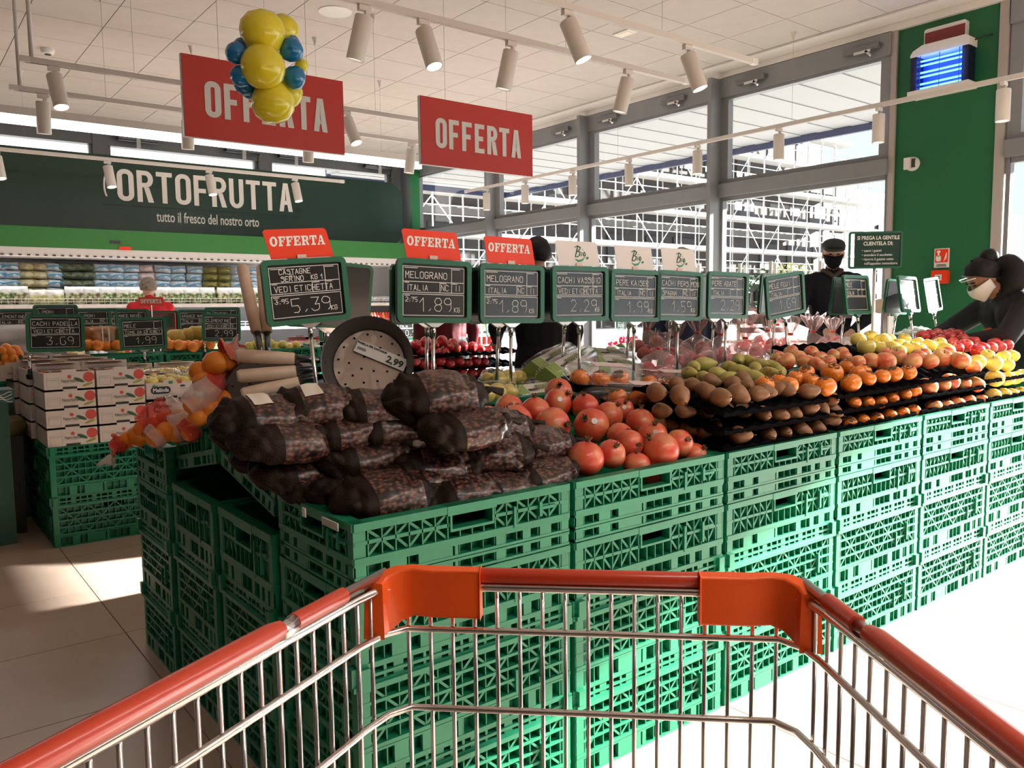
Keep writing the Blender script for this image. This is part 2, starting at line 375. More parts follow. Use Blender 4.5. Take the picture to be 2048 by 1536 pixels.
for k, (px, py) in enumerate(((275, 279), (486, 302), (590, 314), (757, 334))):
    p = at(px, py, Y=YB-.15)
    t = thing('window_opener', '%s tubular window opener from the left above the dark sign' % ORD[k+1], 'opener', p, group='window openers on the back glazing')
    M = Matrix.Rotation(R(90), 4, 'Y')
    MB().lathe([(.03, -.25), (.038, -.25), (.038, .25), (.03, .25)], 12, M).build('motor_tube', mat('opener_tube', (.2, .2, .22), .35, .6), t, 40)
    MB().lathe([(.036, -.262), (.036, -.25)], 12, M).build('end_cap', BLACKP, t)
    MB().box((0, -.045, -.05), (.05, .02, .14)).box((-.02, -.045, .04), (.02, .02, .05)).build('bracket', WHITEP, t)
MB().box2((7.12, YB-.55, 0), (7.27, YB-.45, 3.5)).build('green_strip', mat('green_strip', (.004, .16, .04), .5), wb)

# outside: canopy with slats, pavement, scaffolded building
CANM = mat('canopy_slat', (.46, .455, .465), .5)
canopy = struct(MB().box2((XW+.3, -9, 4.05), (12.33, 16.0, 4.3)).build('trim_2', mat('canopy_deck', (.6, .6, .62), .6)))
MB().box2((12.33, -9, 3.90), (12.40, 16.07, 4.32)).box2((XW+.3, 16.0, 3.9), (12.33, 16.07, 4.32)).build('canopy_fascia', mat('fascia_blue', (.04, .05, .12), .4), canopy)
cs = MB().box((0, 0, .02), (12.33-XW-.32, .285, .05)).mesh('canopy_slat', CANM)
for k in range(84): inst('canopy_slat', cs, canopy, ((XW+.3+12.33)/2, -8.8+.295*k, 4.02-.012*(k % 2)))
struct(MB().box2((XW+.3, -60, -.3), (120, 80, -.03)).box2((-40, 12.9, -.3), (XW+.3, 80, -.03)).build('pavement', mat('pavement', (.30, .29, .28), .8, var=.1)))

def facade():
    YF = 34.0
    bd = thing('scaffolded_building', 'grey unfinished apartment building behind the scaffolding outside the windows', 'building', (18, YF, 0))
    H = 16.0; X1 = at(1712, 378, Y=34).x-18
    XA = at(1648, 300, Y=34).x-18; ZA = at(1640, 268, Y=34).z; ZB = at(1690, 345, Y=34).z
    MB().box2((-6, 0, 0), (X1, 10, ZB)).box2((-6, .05, ZB), (XA, 10, ZA+3)).build('wall', mat('raw_concrete', (.062, .052, .052), .8, var=.3, vscale=.5), bd)
    dk = mat('dark_opening', (.03, .028, .035), .5); sill = mat('pale_render', (.16, .15, .15), .7)
    wm = MB().box((0, -.02, 0), (1.7, .16, 1.7)).mesh('window', dk)
    sm = MB().box((0, -.06, -.95), (2.1, .2, .12)).mesh('sill', sill)
    for f in range(6):
        for k in range(18):
            if -4.5+k*3.0 > (XA-2 if 2.5+f*3.0 > ZB else X1-2): continue
            if (k*7+f*3) % 5 == 0: continue
            inst('window', wm, bd, (-4.5+k*3.0, 0, 1.6+f*3.0), scale=((.7, 1.3, 1)[(k+f) % 3], 1, 1)); 
    slab = MB().box((X1/2-8, -.25, 0), (X1-2, .6, .35)).mesh('floor_slab', sill)
    for f in range(1, 4): inst('floor_slab', slab, bd, (0, 0, f*3.0))
    b2 = thing('side_building', 'darker blue grey block beyond the end of the scaffolded building', 'building', (at(1690, 400, Y=60).x, 60, 0))
    MB().box2((0, 0, 0), (60, 10, at(1740, 385, Y=60).z)).build('wall', mat('blue_grey_render', (.07, .068, .085), .7, var=.15, vscale=.6), b2)
    for f in range(4):
        for k in range(4): inst('window', wm, b2, (3.5+k*7, -.1, 2+f*3.2), scale=(2, 1, 1))
    sc = thing('scaffold', 'pale tubular scaffolding with decks and diagonal braces around the grey building', 'scaffold', (18, YF-1.95, 0))
    PM = mat('scaffold_tube', (.80, .80, .80), .35, .3); DM = mat('scaffold_deck', (.60, .58, .56), .6)
    pole = MB().tube([(0, 0, 0), (0, 0, 10.2)], .036, 6).mesh('pole', PM)
    pole2 = MB().tube([(0, 0, 0), (0, 0, 14.2)], .036, 6).mesh('pole', PM)
    pole3 = MB().tube([(0, 0, 0), (0, 0, 19.5)], .036, 6).mesh('pole', PM)
    for k in range(int((X1+6)/1.7)+2):
        x = -6+1.7*k
        for y in (0, 1.1): inst('pole', pole3 if x < XA+.5 else pole, sc, (x, y, 0), scale=(1, 1, 1 if x < XA+.5 else (ZB+.8)/10.2))
    for f in range(9):
        z = .6+f*2.0; L = (X1+.6 if z < ZB else XA+.5)
        MB().box2((-6, 0, z), (L, 1.0, z+.08)).build('deck', DM, sc)
        MB().box2((-6, -.06, z), (L, -.03, z+.24)).build('toe_board', DM, sc)
        rl = MB()
        for dz in (.95, 1.4): rl.tube([(-6, -.05, z+dz), (L, -.05, z+dz)], .026, 5)
        rl.build('guard_rail', PM, sc)
    br = MB().tube([(0, -.08, 0), (1.7, -.08, 1.9)], .03, 5).mesh('brace', PM)
    for f in range(9):
        for k in range(int((X1+6)/1.7)):
            x = -6+1.7*k; z = .6+f*2.0
            if (k+f) % 3 == 2 or x > (X1-1 if z < ZB-1.5 else XA-1.5): continue
            if k % 2: inst('brace', br, sc, (x+1.7, 0, z), (0, 0, R(180)))
            else: inst('brace', br, sc, (x, 0, z))
    # crane-like back scaffold beyond the back wall windows
    b3 = thing('pale_facade', 'pale long facade seen through the high windows over the dark sign', 'building', (-6, 19, 0))
    MB().box2((0, 0, 0), (16.5, 8, 12)).build('wall', mat('pale_wall', (.55, .53, .52), .8, var=.2, vscale=.4), b3)
    for f in range(5): MB().box2((0, -.6, 1.5+f*2), (16.5, 0, 1.75+f*2)).build('deck', DM, b3)
facade()

# ------------------------------------------------------------------ column fittings
def onwall(px, py): return at(px, py, X=XW-.02)
def wallthing(name, label, cat, p): return thing(name, label, cat, (XW-.02, p.y, p.z), (0, 0, R(-90)))   # local +x runs to the camera's right (-Y), local -y faces the room
p = onwall(1895, 72)
t = wallthing('emergency_lamp', 'white emergency lamp with dull red panel high on the green column', 'lamp', p)
MB().prism(rrect(.345, .17, .02), .05, Matrix.Translation((0, 0, 0)) @ Matrix.Rotation(R(90), 4, 'X')).build('housing', WHITEP, t)
MB().box((0, -.052, .0), (.325, .008, .105)).build('red_panel', mat('dull_red', (.23, .03, .03), .35), t)
p = onwall(1893, 143)
t = wallthing('insect_lamp', 'insect killer with glowing blue tubes on the green column', 'lamp', p)
hw = .24
MB().prism([(-hw, .14), (hw, .14), (hw, .205), (hw-.03, .225), (-hw+.1, .225), (-hw+.02, .19), (-hw, .16)], .15, Matrix.Rotation(R(90), 4, 'X')).build('top_housing', WHITEP, t)
MB().box((0, -.08, -.17), (2*hw+.02, .17, .05)).build('bottom_tray', WHITEP, t)
MB().box((0, -.01, -.005), (2*hw-.02, .015, .29)).build('reflector', mat('uv_reflector', (.05, .10, .75), .25), t)
for sx in (-1, 1): MB().box((sx*(hw-.03), -.08, -.005), (.05, .13, .29)).build('end_cheek', mat('navy', (.004, .006, .03), .4), t)
UV = mat('uv_tube', (.1, .3, 1), .3, emit=(.10, .32, 1.0), es=7)
for z in (-.10, -.005, .09): MB().tube([(-hw+.06, -.08, z+.018), (hw-.06, -.08, z+.018)], .0085, 8).tube([(-hw+.06, -.08, z-.018), (hw-.06, -.08, z-.018)], .0085, 8).build('uv_tube', UV, t, True)
for k in range(3): MB().box((-hw+.08+k*(2*hw-.16)/2, -.135, -.005), (.004, .004, .29)).build('guard_wire', DARKP, t)
MB().tube([(hw, -.05, .19), (hw+.06, -.03, .205), (hw+.12, -.01, .21)], .006, 6).build('power_cable', BLACKP, t, True)
pl = bpy.data.lights.new('uv_glow', 'AREA'); pl.energy = 1.2; pl.color = (.1, .3, 1); pl.shape = 'RECTANGLE'; pl.size = .4; pl.size_y = .25
lo = inst('uv_light', pl, t, (0, -.17, 0), (R(90), 0, 0))
p = onwall(1826, 328)
t = wallthing('wall_siren', 'small white domed siren on the green column', 'siren', p)
MB().lathe([(.062, 0), (.062, .02), (.05, .05), (.0, .055)], 20, Matrix.Rotation(R(90), 4, 'X')).build('back_dome', WHITEP, t, 40)
MB().box((-.02, -.06, 0), (.055, .03, .1)).build('front_grille', WHITE, t)
MB().box((.028, -.052, 0), (.03, .012, .075)).build('dark_slot', DARKP, t)
p = onwall(1884, 516)
t = wallthing('fire_sign', 'white and red sign with a hand pressing an alarm button', 'sign', p)
MB().box((0, -.004, 0), (.125, .008, .165)).build('backing', WHITEP, t)
MB().box((.0, -.0095, .018), (.108, .003, .112)).build('red_field', REDC, t)
MB().prism(rrect(.042, .05, .015), .002, Matrix.Translation((-.025, -.011, -.004)) @ Matrix.Rotation(R(90), 4, 'X')).box((-.025, -.012, .035), (.013, .002, .045)).ball((-.025, -.012, .055), (.016, .002, .012)).build('hand_pictogram', LETW, t)
fm = MB()
for k in range(3): fm.bar((.022+k*.009, -.012, -.03+.012*k), (.034+k*.004, -.012, .02+.012*k), .006, .002)
fm.build('flame_pictogram', LETW, t)
MB().box((0, -.0095, -.058), (.08, .002, .005)).box((0, -.0095, -.069), (.085, .002, .005)).build('caption_line', LETD, t)
p = onwall(1883, 554)
t = wallthing('fire_call_point', 'red fire alarm call point below the hand sign', 'call point', p)
MB().prism(rrect(.135, .115, .012), .05, Matrix.Rotation(R(90), 4, 'X')).build('housing', REDC, t)
MB().box((-.005, -.052, -.005), (.055, .006, .05)).build('glass_plate', WHITEP, t)
MB().box((-.005, -.056, .004), (.035, .003, .006)).box((-.005, -.056, -.012), (.035, .003, .006)).build('printed_line', LETD, t)
# ================================================================== CRATES
def panel_mesh(name, L, h, kind, hand=True):
    """ribbed crate side, outer face on y=0, inside towards +y"""
    mb = MB(); D = .026
    hx0, hx1, hz0, hz1 = -.055, .055, h-.052, h-.020
    if kind == 'tall': hx0, hx1, hz0, hz1 = -.05, .05, h-.075, h-.045
    def rib(x0, x1, z0, z1, y0=0., y1=D): mb.box2((x0, y0, z0), (x1, y1, z1))
    # recessed backing, open at the grip
    if hand:
        mb.box2((-L/2, D, 0), (L/2, D+.003, hz0)).box2((-L/2, D, hz0), (hx0, D+.003, hz1)).box2((hx1, D, hz0), (L/2, D+.003, hz1)).box2((-L/2, D, hz1), (L/2, D+.003, h))
    else: mb.box2((-L/2, D, 0), (L/2, D+.003, h))
    H = .0055
    def open_(x, z0, z1):                       # does a rib cross the grip
        return not (hand and hx0-.004 < x < hx1+.004 and z1 > hz0-.004 and z0 < hz1)
    if kind == 'low' or kind == 'low2':
        zb = .070 if kind == 'low2' else .042   # panelled band below, cross grid above
        rib(-L/2, L/2, h-.017, h, -.003)
        rib(hx0-.012, hx1+.012, h-.021, h, -.004)
        rib(-L/2, L/2, zb, zb+.012, -.002)
        zm = (zb+h)/2
        for a, b in ((-L/2, hx0-.004), (hx1+.004, L/2)): rib(a, b, zm-.004, zm+.004)
        nx = int(L/.031)
        for i in range(nx+1):
            x = -L/2+L*i/nx
            if open_(x, zb, h): rib(x-.0014, x+.0014, zb, h)
            else: rib(x-.0014, x+.0014, zb, hz0-.004)
        if hand: rib(hx0-.005, hx1+.005, hz0-.006, hz0, -.003); rib(hx0-.005, hx0, hz0, hz1, -.003); rib(hx1, hx1+.005, hz0, hz1, -.003)
        w = L/nx
        for i in range(nx):
            x0 = -L/2+L*i/nx
            if i % 4 in (0, 3): pass
            up = (i % 2 == 0)
            for (za, zc) in ((zb+.012, zm), (zm, h-.017)):
                if not open_(x0+w/2, za, zc): continue
                s = 1 if (i//2) % 2 == (0 if za < zm else 1) else -1
                a, b = ((x0, za), (x0+w, zc)) if s > 0 else ((x0, zc), (x0+w, za))
                mb.bar((a[0], .005, a[1]), (b[0], .005, b[1]), .006, .0025, up=(0, -1, 0))
        bands = [(0, zb)] if kind == 'low' else [(.002, zb/2-.001), (zb/2+.001, zb)]
        for z0, z1 in bands:
            rib(-L/2, L/2, z1-.006, z1); rib(-L/2, L/2, z0, z0+.006)
            f = [(-.46, -.36, 0), (-.36, -.29, 1), (-.24, -.09, 1), (-.08, -.065, 1), (.115, .16, 1), (.25, .29, 1), (.34, .40, 1)]
            for a, b, s in f:
                if s: rib(a*L, b*L, z0, z1, .001, .012)
            for i in range(nx+1):
                x = -L/2+L*i/nx; rib(x-.001, x+.001, z0, z1, .004)
    else:
        zt, zl = h-.038, .052                    # pocket rows and ledge above, 4 row grid, panelled band below
        rib(-L/2, L/2, h-.006, h); rib(-L/2, L/2, h-.026, h-.019); rib(-L/2-.002, L/2+.002, zt-.012, zt, -.008)
        rib(-L/2, L/2, zt, zt+.004)
        rib(-L/2, L/2, zl, zl+.009, -.001); rib(-L/2, L/2, 0, .006); rib(-L/2, L/2, zl-.007, zl-.002)
        nx = int(L/.031); w = L/nx
        for i in range(nx+1):
            x = -L/2+L*i/nx; rib(x-.0014, x+.0014, 0, zt, .002)
            if i % 3: rib(x-.0035, x+.0035, zt, h, .002)
            else: rib(x-.012, x+.012, zt, h, .003)
        g0, g1 = zl+.009, zt-.012; n = 4; dz = (g1-g0)/n
        for k in range(1, n): rib(-L/2, L/2, g0+k*dz-.0035, g0+k*dz+.0035)
        for i in range(nx):
            for k in range(n):
                q = (i+k) % 4; q2 = (i-k) % 4
                if q not in (0,) and q2 not in (1,): continue
                x0 = -L/2+w*i; za, zc = g0+dz*k, g0+dz*(k+1)
                a, b = ((x0, za), (x0+w, zc)) if q2 == 1 else ((x0, zc), (x0+w, za))
                mb.bar((a[0], .004, a[1]), (b[0], .004, b[1]), .006, .0025, up=(0, -1, 0))
        for a, b in ((-.36, -.30), (-.24, -.09), (-.08, -.06), (.115, .17), (.27, .31), (.36, .40)): rib(a*L, b*L, .004, zl-.006, .001, .012)
        rib(.33*L, .345*L, .075, .14, -.006); rib(.2*L, .212*L, .06, .115, -.004)
    if kind != 'tall':
        rib(.33*L, .345*L, zb+.02, h-.03, -.006); rib(.345*L, .42*L, h-.05, h-.043, -.004); rib(.2*L, .212*L, zb+.005, h-.03, -.004)
    return mb.mesh(name, CRATE)
CR_H = {'low2': .155, 'low': .15, 'tall': .235}
CRP = {}
for k, h in CR_H.items():
    CRP[k] = (panel_mesh('long_side_'+k, .586, h, k), panel_mesh('short_side_'+k, .384, h, k), MB().box((0, 0, .004), (.555, .355, .006)).mesh('base_'+k, CRATE))
def crate(kind, label, loc, rot=(0, 0, 0), group=None, hs=1.0, cat='crate'):
    t = thing('produce_crate', label, cat, loc, rot, group); lo, sh, ba = CRP[kind]; t.scale = (1, 1, hs)
    inst('long_side', lo, t, (0, -.194, 0)); inst('long_side', lo, t, (0, .194, 0), (0, 0, R(180)))
    inst('short_side', sh, t, (-.294, 0, 0), (0, 0, R(-90))); inst('short_side', sh, t, (.294, 0, 0), (0, 0, R(90)))
    inst('base', ba, t); return t
DX0, DPX, DY0 = .722, .607, 1.453
NCOL = 7
fruitname = ['chestnut bags', 'pomegranates', 'brown pears', 'persimmons', 'rosy mangoes', 'yellow apples', 'far yellow apples']
lev = [('tall', 0), ('tall', .235), ('low', .47), ('low2', .62)]
levn = ['lowest tall', 'second tall', 'third', 'topmost']
for c in range(NCOL):
    x = DX0+.3+DPX*c
    for l, (k, z) in enumerate(lev):
        crate(k, '%s green crate of the front stack under the %s' % (levn[l], fruitname[c]), (x, DY0+.2, z), group='crates of the front row')
ROWY = [DY0+.2, DY0+.613, DY0+1.025, DY0+1.437]
rown = ['front', 'second', 'third', 'fourth']
for r_ in (1, 2, 3):
    x = DX0+.3-.01*r_
    for l, (k, z) in enumerate(lev if r_ == 3 else lev[:3]):
        crate(k, '%s green crate in the %s stack back along the dark end of the display' % (levn[l] if l < 3 else 'topmost', rown[r_]), (x, ROWY[r_], z), group='crates of the dark end', hs=1.3 if (l == 2 and r_ < 3) else 1.0)
TILT = R(11)
for c in range(NCOL):
    x = DX0+.3+DPX*c
    crate('low', 'tilted green crate facing the front, behind the %s' % fruitname[c], (x, ROWY[1], .745), (TILT, 0, 0), group='tilted crates facing front', hs=.8)
    crate('low', 'tilted green crate facing the far aisle, level with the %s' % fruitname[c], (x, ROWY[2], .742), (-TILT, 0, 0), group='tilted crates facing back', hs=.8)
    if c: crate('low2', 'topmost green crate of the far row level with the %s' % fruitname[c], (x, ROWY[3], .62), group='crates of the far row')
# supports that carry the tilted crates along the display
for c in range(1, NCOL):
    for r_ in (1, 2): crate('low', 'green crate carrying the %s tilted crate level with the %s' % (('front', 'rear')[r_-1], fruitname[c]), (DX0+.3+DPX*c, ROWY[r_], .47), group='carrying crates inside the display', hs=1.3)
# white stickers on the near crate
t = tag(MB().box2((0, 0, 0), (.003, .016, .02)).build('sticker', WHITEP), 'small white sticker on the rim of the dark end crate', 'sticker'); t.location = (DX0-.008, 1.66, .752)
t = tag(MB().box2((0, 0, 0), (.003, .075, .016)).build('sticker', mat('sticker_grey', (.55, .58, .55), .6)), 'long pale worn sticker on the rim of the dark end crate near the corner', 'sticker'); t.location = (DX0-.008, 1.50, .755)

# ================================================================== SHOPPING CART
def cart():
    FL, FR = Vector((.425, .777, .905)), Vector((.749, .465, .905))
    fx = (FR-FL).normalized(); bk = Vector((-.5, -.86, 0)); 
    bl = Vector((-.351, -.183, 0)).normalized(); brr = Vector((-.183, -.275, 0)).normalized()
    t = thing('shopping_cart', 'empty wire shopping cart with orange rim in front of the green crates', 'cart', (0, 0, 0))
    ORM = mat('cart_orange', (.93, .11, .008), .35); ORR = mat('cart_rail_red', (.55, .045, .015), .3, coat=.3)
    def loop(z, r, inset, name, m, curve=.035, open_back=True):
        a, b = FL+fx*inset*.4, FR-fx*inset*.4
        L0 = a+bl*1.0; R0 = b+brr*1.0
        pts = [L0, a+bl*curve*1.6, a+bl*curve*.6+fx*curve*.12, a+bl*.0+fx*curve*.55, a+fx*curve*1.6, b-fx*curve*1.6, b-fx*curve*.55, b+brr*curve*.6-fx*curve*.12, b+brr*curve*1.6, R0]
        pts = [Vector((p.x, p.y, z)) for p in pts]
        return MB().tube(pts, r, 8).build(name, m, t, True)
    loop(.903, .0055, .0, 'rim_wire', CHROME)
    for z, i in ((.853, .01), (.762, .02), (.67, .03), (.58, .04), (.50, .05)): loop(z, .0038, i, 'hoop_wire', CHROME)
    # plastic sleeves on the rim
    def slv(p, q, r, nm, m): MB().tube([p, p+(q-p)*.02, q-(q-p)*.02, q], [r*.8, r, r, r*.8], 12).build(nm, m, t, 40)
    up = Vector((0, 0, .011))
    slv(FL+fx*.105+up, FR-fx*.105+up, .0085, 'rail_sleeve', ORR)
    slv(FL+bl*.075+up, FL+bl*.155+up, .0085, 'rail_sleeve', ORR); slv(FL+bl*.172+up, FL+bl*.95+up, .0105, 'rail_sleeve', ORR)
    slv(FR+brr*.055+up, FR+brr*.115+up, .0085, 'rail_sleeve', ORR); slv(FR+brr*.135+up, FR+brr*.95+up, .0105, 'rail_sleeve', ORR)
    for P0, d in ((FL, bl), (FR, brr)): MB().tube([P0+d*.0+up, P0+d*.5+up], .006, 8).tube([P0+d*.152+up, P0+d*.166+up*.6, P0+d*.176+up], .0085, 8).build('rim_rod', STEEL, t, True)
    # corner guards: bent plates
    for P0, d, s, nm in ((FL, bl, 1, 'l'), (FR, brr, -1, 'r')):
        e = fx*s; o = Vector((-fx.y, fx.x, 0))*-1     # o points back to the shopper
        path = [P0+e*.108, P0+e*.055, P0+e*.03-o*.004, P0+e*.012+d*.0, P0+d*.014, P0+d*.03]
        hts = [(.034, .018), (.034, .018), (.035, .018), (.040, .017), (.050, .012), (.052, .006)]
        mb = MB(); vs = []
        n_ = [(-o), (-o), (-o*.8+e*-.3), (-o-e).normalized(), (-e-o*.3), (-e)]
        for p, (dn, u_), nn in zip(path, hts, n_):
            ou = nn*.006; vs += [p-Vector((0, 0, dn))-ou*2.2, p+Vector((0, 0, u_))-ou*2.0, p+Vector((0, 0, u_+.002))+ou*.6, p-Vector((0, 0, dn))+ou]
        fs = []
        for i in range(len(path)-1):
            for k in range(4): fs.append((i*4+k, i*4+(k+1) % 4, i*4+4+(k+1) % 4, i*4+4+k))
        fs += [(0, 1, 2, 3), tuple((len(path)-1)*4+k for k in (3, 2, 1, 0))]
        mb.add(vs, fs); ob = mb.build('corner_guard', ORM, t, 50)
        md = ob.modifiers.new('b', 'BEVEL'); md.width = .002; md.segments = 2; md.limit_method = 'ANGLE'
    # upright wires
    wl = MB().tube([(0, 0, .903), (0, 0, .70), (0, 0, .48)], .0024, 6).mesh('upright_wire', CHROME, True)
    Lf = (FR-FL).length
    for k in range(1, 18):
        p = FL+fx*(Lf*k/18); o = inst('upright_wire', wl, t, (p.x+FWD.x*.004, p.y+FWD.y*.004, 0))
    for P0, d, n0, s in ((FL, bl, 26, .0245), (FR, brr, 26, .027)):
        for k in range(1, n0):
            p = P0+d*(.004+s*k); inst('upright_wire', wl, t, (p.x, p.y, 0))
    bw = MB().tube([Vector((-.2, 0, 0)), Vector((.2, 0, 0))], .0024, 6).mesh('floor_wire', CHROME)
    ang = math.atan2(fx.y, fx.x)
    for k in range(16):
        p = (FL+FR)/2+bk*(.03+.05*k); inst('floor_wire', bw, t, (p.x, p.y, .49), (0, 0, ang), (1+.05*k, 1, 1))
    c0 = (FL+FR)/2
    for s in (-1, 1):
        q = [c0+fx*s*.2+bk*.95, c0+fx*s*.2+bk*.9, c0+fx*s*.16+bk*.1]
        MB().tube([Vector((q[0].x, q[0].y, .95)), Vector((q[1].x, q[1].y, .35)), Vector((q[1].x, q[1].y, .16)), Vector((q[2].x, q[2].y, .15))], .011, 8).build('chassis_tube', CHROME, t, True)
        for kk in (.12, .85):
            p = c0+fx*s*.17+bk*kk
            MB().lathe([(.0, -.014), (.055, -.014), (.062, 0), (.055, .014), (0, .014)], 18, Matrix.Translation((p.x, p.y, .062)) @ Matrix.Rotation(ang, 4, 'Z') @ Matrix.Rotation(R(90), 4, 'Y')).build('wheel', DARKP, t, 40)
            MB().bar((p.x, p.y, .07), (p.x, p.y, .15), .03, .02).build('castor_fork', STEEL, t)
        MB().tube([Vector((q[2].x, q[2].y, .15)), Vector((q[2].x, q[2].y, .48))], .009, 8).build('basket_leg', CHROME, t, True)
cart()
# ================================================================== FRUIT
def fruitmat(name, stops, scale=6, rough=.35, coat=.25, bump=0., det=3, squash=1.):
    m = bpy.data.materials.new(name); m.use_nodes = True; nt = m.node_tree; b = nt.nodes['Principled BSDF']; L = nt.links.new
    tc = nt.nodes.new('ShaderNodeTexCoord'); oi = nt.nodes.new('ShaderNodeObjectInfo'); mp = nt.nodes.new('ShaderNodeMapping')
    mu = nt.nodes.new('ShaderNodeMath'); mu.operation = 'MULTIPLY'; mu.inputs[1].default_value = 37; L(oi.outputs['Random'], mu.inputs[0]); L(mu.outputs[0], mp.inputs['Location'])
    mp.inputs['Scale'].default_value = (1, 1, squash); L(tc.outputs['Object'], mp.inputs['Vector'])
    n = nt.nodes.new('ShaderNodeTexNoise'); n.inputs['Scale'].default_value = scale; n.inputs['Detail'].default_value = det; L(mp.outputs[0], n.inputs['Vector'])
    L(ramp(nt, n.outputs['Fac'], stops), b.inputs['Base Color'])
    b.inputs['Roughness'].default_value = rough; b.inputs['Coat Weight'].default_value = coat; b.inputs['Coat Roughness'].default_value = .15
    b.inputs['Subsurface Weight'].default_value = 0
    if bump:
        n2 = nt.nodes.new('ShaderNodeTexNoise'); n2.inputs['Scale'].default_value = 160; L(tc.outputs['Object'], n2.inputs['Vector']); bp = nt.nodes.new('ShaderNodeBump')
        bp.inputs['Strength'].default_value = bump; bp.inputs['Distance'].default_value = .004; L(n2.outputs['Fac'], bp.inputs['Height']); L(bp.outputs[0], b.inputs['Normal'])
    return m
POMM = fruitmat('pomegranate_skin', [(.30, (.58, .045, .03)), (.46, (.66, .095, .045)), (.60, (.66, .20, .09)), (.74, (.64, .30, .13))], 1.8, .35, .25)
PEARM = fruitmat('russet_pear_skin', [(.3, (.20, .09, .042)), (.6, (.29, .14, .06)), (.8, (.34, .20, .075))], 3, .5, .08, det=6)
GPEARM = fruitmat('green_pear_skin', [(.34, (.32, .15, .04)), (.42, (.42, .36, .09)), (.7, (.48, .44, .11))], 1.5, .42, .1)
PERSM = fruitmat('persimmon_skin', [(.35, (.80, .16, .015)), (.6, (.87, .27, .02)), (.75, (.88, .33, .03))], 8, .25, .45)
ROSYM = fruitmat('rosy_skin', [(.34, (.70, .10, .05)), (.5, (.78, .28, .11)), (.66, (.80, .50, .18))], 1.6, .3, .3)
YELM = fruitmat('yellow_skin', [(.3, (.80, .60, .10)), (.6, (.84, .68, .18)), (.8, (.70, .66, .14))], 2, .3, .3)
REDM = fruitmat('red_apple_skin', [(.35, (.50, .015, .03)), (.6, (.62, .05, .05)), (.72, (.74, .30, .14))], 2, .28, .4)
ORAM = fruitmat('orange_peel', [(.3, (.86, .17, .01)), (.7, (.92, .25, .01))], 6, .4, .2, bump=.5)
STEMM = mat('fruit_stem', (.07, .04, .025), .8); CALM = mat('dry_calyx', (.16, .07, .03), .8)
STK = mat('fruit_sticker', (.85, .84, .80), .4)
def wob(amp, seed, ribs=0):
    def fn(p, t):
        d = 1+amp*noise((p.x*14+seed, p.y*14, p.z*14)); 
        if ribs: d += .012*math.cos(ribs*t)
        return Vector((p.x*d, p.y*d, p.z*(1+amp*.5*noise((p.z*9, seed, 1)))))
    return fn
def arcprof(n, rfun):                         # unit profile from bottom to top
    return [rfun(math.pi*i/n) for i in range(n+1)]
FR = {}
def fruit_proto(kind, seed):
    mb = MB(); st = None; sm = STEMM
    if kind == 'pomegranate':
        mb.lathe(arcprof(12, lambda a: (.5*math.sin(a), -.47*math.cos(a))), 18, fn=wob(.05, seed, 5))
        st = MB().lathe([(.085, .43), (.065, .49), (.08, .55)], 8).lathe([(.055, .55), (.04, .5), (0, .47)], 8)
        for k in range(6): st.bar((.07*math.cos(k*1.05), .07*math.sin(k*1.05), .54), (.10*math.cos(k*1.05), .10*math.sin(k*1.05), .60), .045, .018)
        ma, sm, nm = POMM, CALM, 'calyx'
    elif kind in ('brown_pear', 'green_pear'):
        L = .62 if kind == 'brown_pear' else .8
        def pr(a):
            z = -math.cos(a); r = math.sin(a)*(.5-.16*(z+.25 if z > -.25 else 0)*1.0)
            return (max(r, 0), z*L)
        mb.lathe(arcprof(14, pr), 18, fn=wob(.035, seed, 3))
        st = MB().tube([(0, 0, L*.97), (.02, 0, L*1.08), (.06, .02, L*1.22)], [.035, .022, .035], 5); ma, nm = (PEARM if kind == 'brown_pear' else GPEARM), 'stem'
        mb.cur = 1; mb.lathe([(0, -L-.002), (.07, -L-.012), (.09, -L+.02)], 8); mb.cur = 0
    elif kind == 'persimmon':
        mb.lathe(arcprof(10, lambda a: (.5*math.sin(a)**.85, -.42*math.cos(a))), 18, fn=wob(.04, seed, 4))
        st = MB()
        for k in range(4): st.prism([(0, -.09), (.22, -.13), (.30, 0), (.22, .13), (0, .09)], .02, Matrix.Rotation(k*math.pi/2+.3, 4, 'Z') @ Matrix.Translation((0, 0, .405)) @ Matrix.Rotation(R(8), 4, 'Y'))
        st.lathe([(.05, .42), (.03, .5)], 6); ma, sm, nm = PERSM, CALM, 'calyx'
    elif kind == 'orange':
        mb.lathe(arcprof(10, lambda a: (.5*math.sin(a), -.49*math.cos(a))), 16, fn=wob(.03, seed)); st = None; ma = ORAM; nm = ''
    else:
        def ap(a):
            z = -math.cos(a); r = .5*math.sin(a)**.9*(1.0+.08*z)
            dip = .14*math.exp(-(r/.16)**2); return (r, z*.45-(dip if z > 0 else -dip*.8))
        mb.lathe(arcprof(14, ap), 18, fn=wob(.05, seed, 5))
        st = MB().tube([(0, 0, .28), (.02, 0, .42), (.06, .01, .50)], [.022, .016, .026], 5)
        ma = {'rosy_apple': ROSYM, 'yellow_apple': YELM, 'red_apple': REDM}[kind]; nm = 'stem'
    me = mb.mesh(kind, [ma, STEMM], True); sme = st.mesh(nm, sm, 60) if st else None
    return me, sme, nm
def proto(kind, k=0):
    if (kind, k) not in FR: FR[(kind, k)] = fruit_proto(kind, k*3.7+1)
    return FR[(kind, k)]
STKM = MB().lathe([(.0, .0), (.085, 0)], 12).mesh('sticker', STK)
